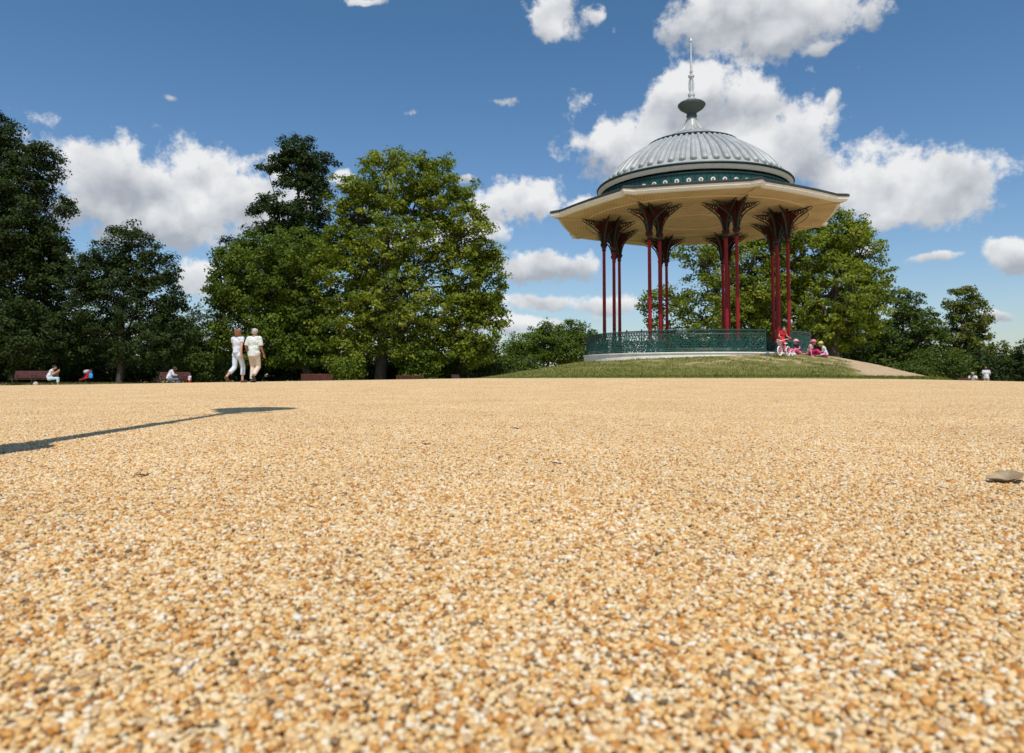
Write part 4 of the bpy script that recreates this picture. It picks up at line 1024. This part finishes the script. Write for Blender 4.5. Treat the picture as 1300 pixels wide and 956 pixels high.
# ================================================================ LEAVES ON THE GRAVEL
DL=mat('dead_leaf',(.44,.34,.21),.7,.2,25,c2=(.20,.13,.07),bump=.3,bscale=200)
def dead_leaf(px,py,L,W,rz,curl,label,name='fallen_leaf',mt=None,tilt=0,H=.003):
    Y=CAMZ*math.cos(0)/((py-HOR)/F); x=xx(px,Y)
    n,k=16,9; vs=[];fs=[]
    R=random.Random(int(px))
    for i in range(n+1):
        u=i/n; w=W*(math.sin(PI*min(1,u*1.02))**.7)*(1+.22*math.sin(u*17))
        for j in range(k):
            v=j/(k-1)*2-1
            z=H*(math.sin(u*PI*2.1+.3)*.5+.5)*(1-.5*u)+curl*w*.28*(v*v)+.0012*math.sin(u*19+v*4)
            vs.append(Vector(((u-.5)*L, v*w*.5, z)))
    for i in range(n):
        for j in range(k-1): a=i*k+j; fs.append((a,a+1,a+k+1,a+k))
    m=MB(); m.add(vs,fs); root=m.build(name,mt or DL,None,smooth=True)
    sd=root.modifiers.new('t','SOLIDIFY'); sd.thickness=.0008
    m=MB(); m.tube([(-.5*L,0,.002),(-.62*L,.004,.006),(-.74*L,.01,.004)],[.0012,.001,.0008],5)
    m.build('stalk',mt or DL,root)
    root.location=(x,Y,.004+abs(math.sin(tilt))*W*.42); root.rotation_euler=(tilt,0,rz); tag(root,label,'leaf'); return root
dead_leaf(1274,612,.10,.055,3.3,.5,'large curled dry leaf, pale on top, at the right edge of the gravel',tilt=-.09,H=.011)
BR=mat('leaf_brown',(.13,.06,.03),.7,.2,60)
dead_leaf(707,590,.022,.012,.3,.5,'tiny dark brown leaf right of centre on the gravel',mt=BR)
dead_leaf(656,545,.035,.016,.1,.5,'small dark leaf lying furthest away near the centre of the gravel',mt=BR)
dead_leaf(185,605,.022,.012,.6,.5,'tiny dark leaf below the lamp post shadow at left',mt=BR)
dead_leaf(542,565,.022,.009,.2,.5,'tiny reddish leaf left of centre on the gravel',mt=mat('leaf_red',(.4,.06,.05),.7))

# ================================================================ WORLD
w=bpy.data.worlds.new('World'); scene.world=w; w.use_nodes=True
nt=w.node_tree; nt.nodes.clear(); N=nt.nodes.new; L=nt.links.new
SUN_EL=60.5; SUN_AZ=3.6   # sun behind the camera, slightly to the right
sky=N('ShaderNodeTexSky'); sky.sky_type='NISHITA'; sky.sun_disc=False; sky.sun_elevation=rad(SUN_EL); sky.sun_rotation=rad(180-SUN_AZ); sky.altitude=50; sky.air_density=1.15; sky.dust_density=.6; sky.ozone_density=1.6
tc=N('ShaderNodeTexCoord'); D=tc.outputs['Generated']
def mth(op,a,b=None,c=None,clamp=False):
    n=N('ShaderNodeMath'); n.operation=op; n.use_clamp=clamp
    for i,q in enumerate((a,b,c)):
        if q is None: continue
        if isinstance(q,(int,float)): n.inputs[i].default_value=q
        else: L(q,n.inputs[i])
    return n.outputs[0]
def vm(op,a,b=None):
    n=N('ShaderNodeVectorMath'); n.operation=op
    for i,q in enumerate((a,b)):
        if q is None: continue
        if isinstance(q,tuple): n.inputs[i].default_value=q
        else: L(q,n.inputs[i])
    return n
def noise(vec,s,d,r=.55):
    n=N('ShaderNodeTexNoise'); n.inputs['Scale'].default_value=s; n.inputs['Detail'].default_value=d; n.inputs['Roughness'].default_value=r
    L(vec,n.inputs['Vector']); return n
sp=N('ShaderNodeSeparateXYZ'); L(D,sp.inputs[0])
az=mth('ARCTAN2',sp.outputs[0],sp.outputs[1]); el=mth('ARCSINE',sp.outputs[2])
cb=N('ShaderNodeCombineXYZ'); L(az,cb.inputs[0]); L(el,cb.inputs[1]); AE=cb.outputs[0]
wn=noise(D,7,4); wv=vm('SUBTRACT',wn.outputs['Color'],(.5,.5,.5)); ws=vm('MULTIPLY',wv.outputs[0],(.07,.05,0)); P=vm('ADD',AE,ws.outputs[0]).outputs[0]
fb=noise(D,11,10,.62).outputs['Fac']; fb2=noise(D,32,8,.6).outputs['Fac']
upv=vm('ADD',D,(.006,0,.03)).outputs[0]; fbs=noise(ws2:=vm('ADD',D,vm('MULTIPLY',wv.outputs[0],(.05,.05,.05)).outputs[0]).outputs[0],10,5,.5).outputs['Fac']; fbu=noise(vm('ADD',ws2,(.006,0,.03)).outputs[0],10,5,.5).outputs['Fac']
def ae(px,py):
    d=Vector(ray(px,py)).normalized(); return math.atan2(d.x,d.y),math.asin(d.z)
CL=[(225,242,175,52,1.1),(130,215,64,34,1.05),(310,255,90,52,1.1),(220,285,100,26,.9),(245,355,30,26,1),(60,330,40,22,.8),(435,228,16,10,1),(590,233,14,7,.8),(618,272,28,22,1),(622,300,30,14,.8),
 (675,258,54,26,1),(735,268,40,20,.9),(680,338,62,22,1),(690,380,54,12,1),(650,405,90,12,.8),(770,385,60,14,.7),(560,300,80,20,.8),
 (880,185,150,70,1),(870,120,60,42,1),(950,130,50,30,.9),(790,190,70,45,1),(1005,170,50,36,.9),(1050,130,14,20,.65),(960,205,110,44,.9),
 (1160,238,112,46,1),(1100,235,60,28,.9),(1225,232,60,28,1),(1180,265,90,24,.9),
 (985,16,165,42,1),(900,25,70,30,.9),(1090,18,55,28,.9),(960,48,70,16,.6),(700,16,34,26,.95),(748,14,20,17,.62),(775,42,22,16,.45),
 (1285,328,42,24,1),(1268,405,24,9,.8),(1100,320,60,10,.4),(222,124,30,13,.0),(515,150,24,14,-.05),(460,2,26,6,.8),(1040,60,30,8,.6),(640,120,60,14,-.1),(40,395,60,16,.9),(1190,330,50,10,.45)]
cur=None; num=None; den=None
for (px,py,rx,ry,wt) in CL:
    rx*=.9; ry*=.9
    a,e=ae(px,py); k=1/math.hypot((px-PX)/F,1)**1.0
    ra=rx/F*math.cos(a)**2; re=ry/F*math.cos(a)
    d=vm('SUBTRACT',P,(a,e,0)).outputs[0]; d=vm('MULTIPLY',d,(1/ra,1/re,0)).outputs[0]
    ln=N('ShaderNodeVectorMath'); ln.operation='LENGTH'; L(d,ln.inputs[0])
    g=mth('MULTIPLY',mth('SUBTRACT',1.25,ln.outputs['Value']),.62); g=mth('SUBTRACT',g,(1-wt)*.6)
    sy=N('ShaderNodeSeparateXYZ'); L(d,sy.inputs[0])
    wgt=mth('MAXIMUM',mth('ADD',g,.25),0.0)
    t=mth('MULTIPLY',wgt,sy.outputs[1])
    cur=g if cur is None else mth('SMOOTH_MAX',cur,g,.18); num=t if num is None else mth('ADD',num,t); den=wgt if den is None else mth('ADD',den,wgt)
vy=mth('DIVIDE',num,mth('ADD',den,.05))
# sky outside the photograph gets its own scattered clouds
absaz=mth('ABSOLUTE',az); outm=N('ShaderNodeMapRange'); L(absaz,outm.inputs[0]); outm.inputs[1].default_value=.72; outm.inputs[2].default_value=.95
gen=mth('MULTIPLY',mth('SUBTRACT',noise(D,2.6,3).outputs['Fac'],.6),5.0); gen=mth('ADD',gen,mth('MULTIPLY',mth('SUBTRACT',outm.outputs[0],1.0),6.0))
body=mth('MAXIMUM',cur,gen)
mask=mth('ADD',body,mth('MULTIPLY',mth('SUBTRACT',fb,.5),1.9)); mask=mth('ADD',mask,mth('MULTIPLY',mth('SUBTRACT',fb2,.5),1.1))
mk=N('ShaderNodeMapRange'); mk.interpolation_type='SMOOTHSTEP'; L(mask,mk.inputs[0]); mk.inputs[1].default_value=-.05; mk.inputs[2].default_value=.30; mk.inputs[4].default_value=.95
# shade
sh=mth('MULTIPLY',mth('SUBTRACT',fbs,fbu),3.0); sh=mth('ADD',sh,mth('MULTIPLY',vy,.6)); sh=mth('ADD',sh,mth('MULTIPLY',mth('SUBTRACT',fb2,.5),.3)); sh=mth('SUBTRACT',mth('ADD',sh,.62),mth('MULTIPLY',mth('MAXIMUM',mask,0.0),.12),clamp=True)
cr=N('ShaderNodeValToRGB'); L(sh,cr.inputs['Fac']); e=cr.color_ramp.elements; e[0].position=0; e[0].color=(.44,.47,.52,1); e[1].position=.95; e[1].color=(.95,.95,.95,1); q=e.new(.45); q.color=(.68,.70,.73,1)
# deeper blue, as through a polariser
hs=N('ShaderNodeHueSaturation'); hs.inputs['Saturation'].default_value=1.10; hs.inputs['Value'].default_value=1.0; L(sky.outputs[0],hs.inputs['Color'])
b1_=N('ShaderNodeBackground'); b1_.inputs['Strength'].default_value=.118
tint=N('ShaderNodeMix'); tint.data_type='RGBA'; tint.blend_type='MULTIPLY'; tint.inputs[0].default_value=1; L(hs.outputs[0],tint.inputs[6]); 
tn=N('ShaderNodeMix'); tn.data_type='RGBA'; tn.inputs[6].default_value=(.88,.94,1.10,1); tn.inputs[7].default_value=(.60,.83,.94,1)
te=N('ShaderNodeMapRange'); L(el,te.inputs[0]); te.inputs[1].default_value=.02; te.inputs[2].default_value=.46; L(te.outputs[0],tn.inputs[0]); L(tn.outputs[2],tint.inputs[7]); L(tint.outputs[2],b1_.inputs['Color'])
b2_=N('ShaderNodeBackground'); b2_.inputs['Strength'].default_value=1.0; L(cr.outputs[0],b2_.inputs['Color'])
mx=N('ShaderNodeMixShader'); L(mk.outputs[0],mx.inputs[0]); L(b1_.outputs[0],mx.inputs[1]); L(b2_.outputs[0],mx.inputs[2])
out=N('ShaderNodeOutputWorld'); L(mx.outputs[0],out.inputs['Surface'])
w.cycles.sampling_method='MANUAL'; w.cycles.sample_map_resolution=512

# sun
sl=bpy.data.lights.new('sun','SUN'); sl.energy=4.5; sl.angle=rad(.5); sl.color=(1,.945,.855)
so=bpy.data.objects.new('sun',sl); link(so)
sd=Vector((math.sin(rad(SUN_AZ))*math.cos(rad(SUN_EL)),-math.cos(rad(SUN_AZ))*math.cos(rad(SUN_EL)),math.sin(rad(SUN_EL))))
so.rotation_euler=(-sd).to_track_quat('-Z','Y').to_euler(); so.location=sd*60

# camera
cd=bpy.data.cameras.new('camera'); cam=bpy.data.objects.new('camera',cd); link(cam); scene.camera=cam
cam.location=(0,0,CAMZ); cam.rotation_euler=(PI/2+PITCH,0,0)
cd.sensor_width=36; cd.lens=F/1300*36; cd.shift_y=-(HOR-PYC)/1300; cd.clip_start=.02; cd.clip_end=5000
cd.dof.use_dof=True; cd.dof.focus_distance=4.0; cd.dof.aperture_fstop=8.5
scene.render.resolution_x=1024; scene.render.resolution_y=753
scene.view_settings.view_transform='Standard'; scene.view_settings.look='None'; scene.view_settings.exposure=-.12; scene.view_settings.gamma=1
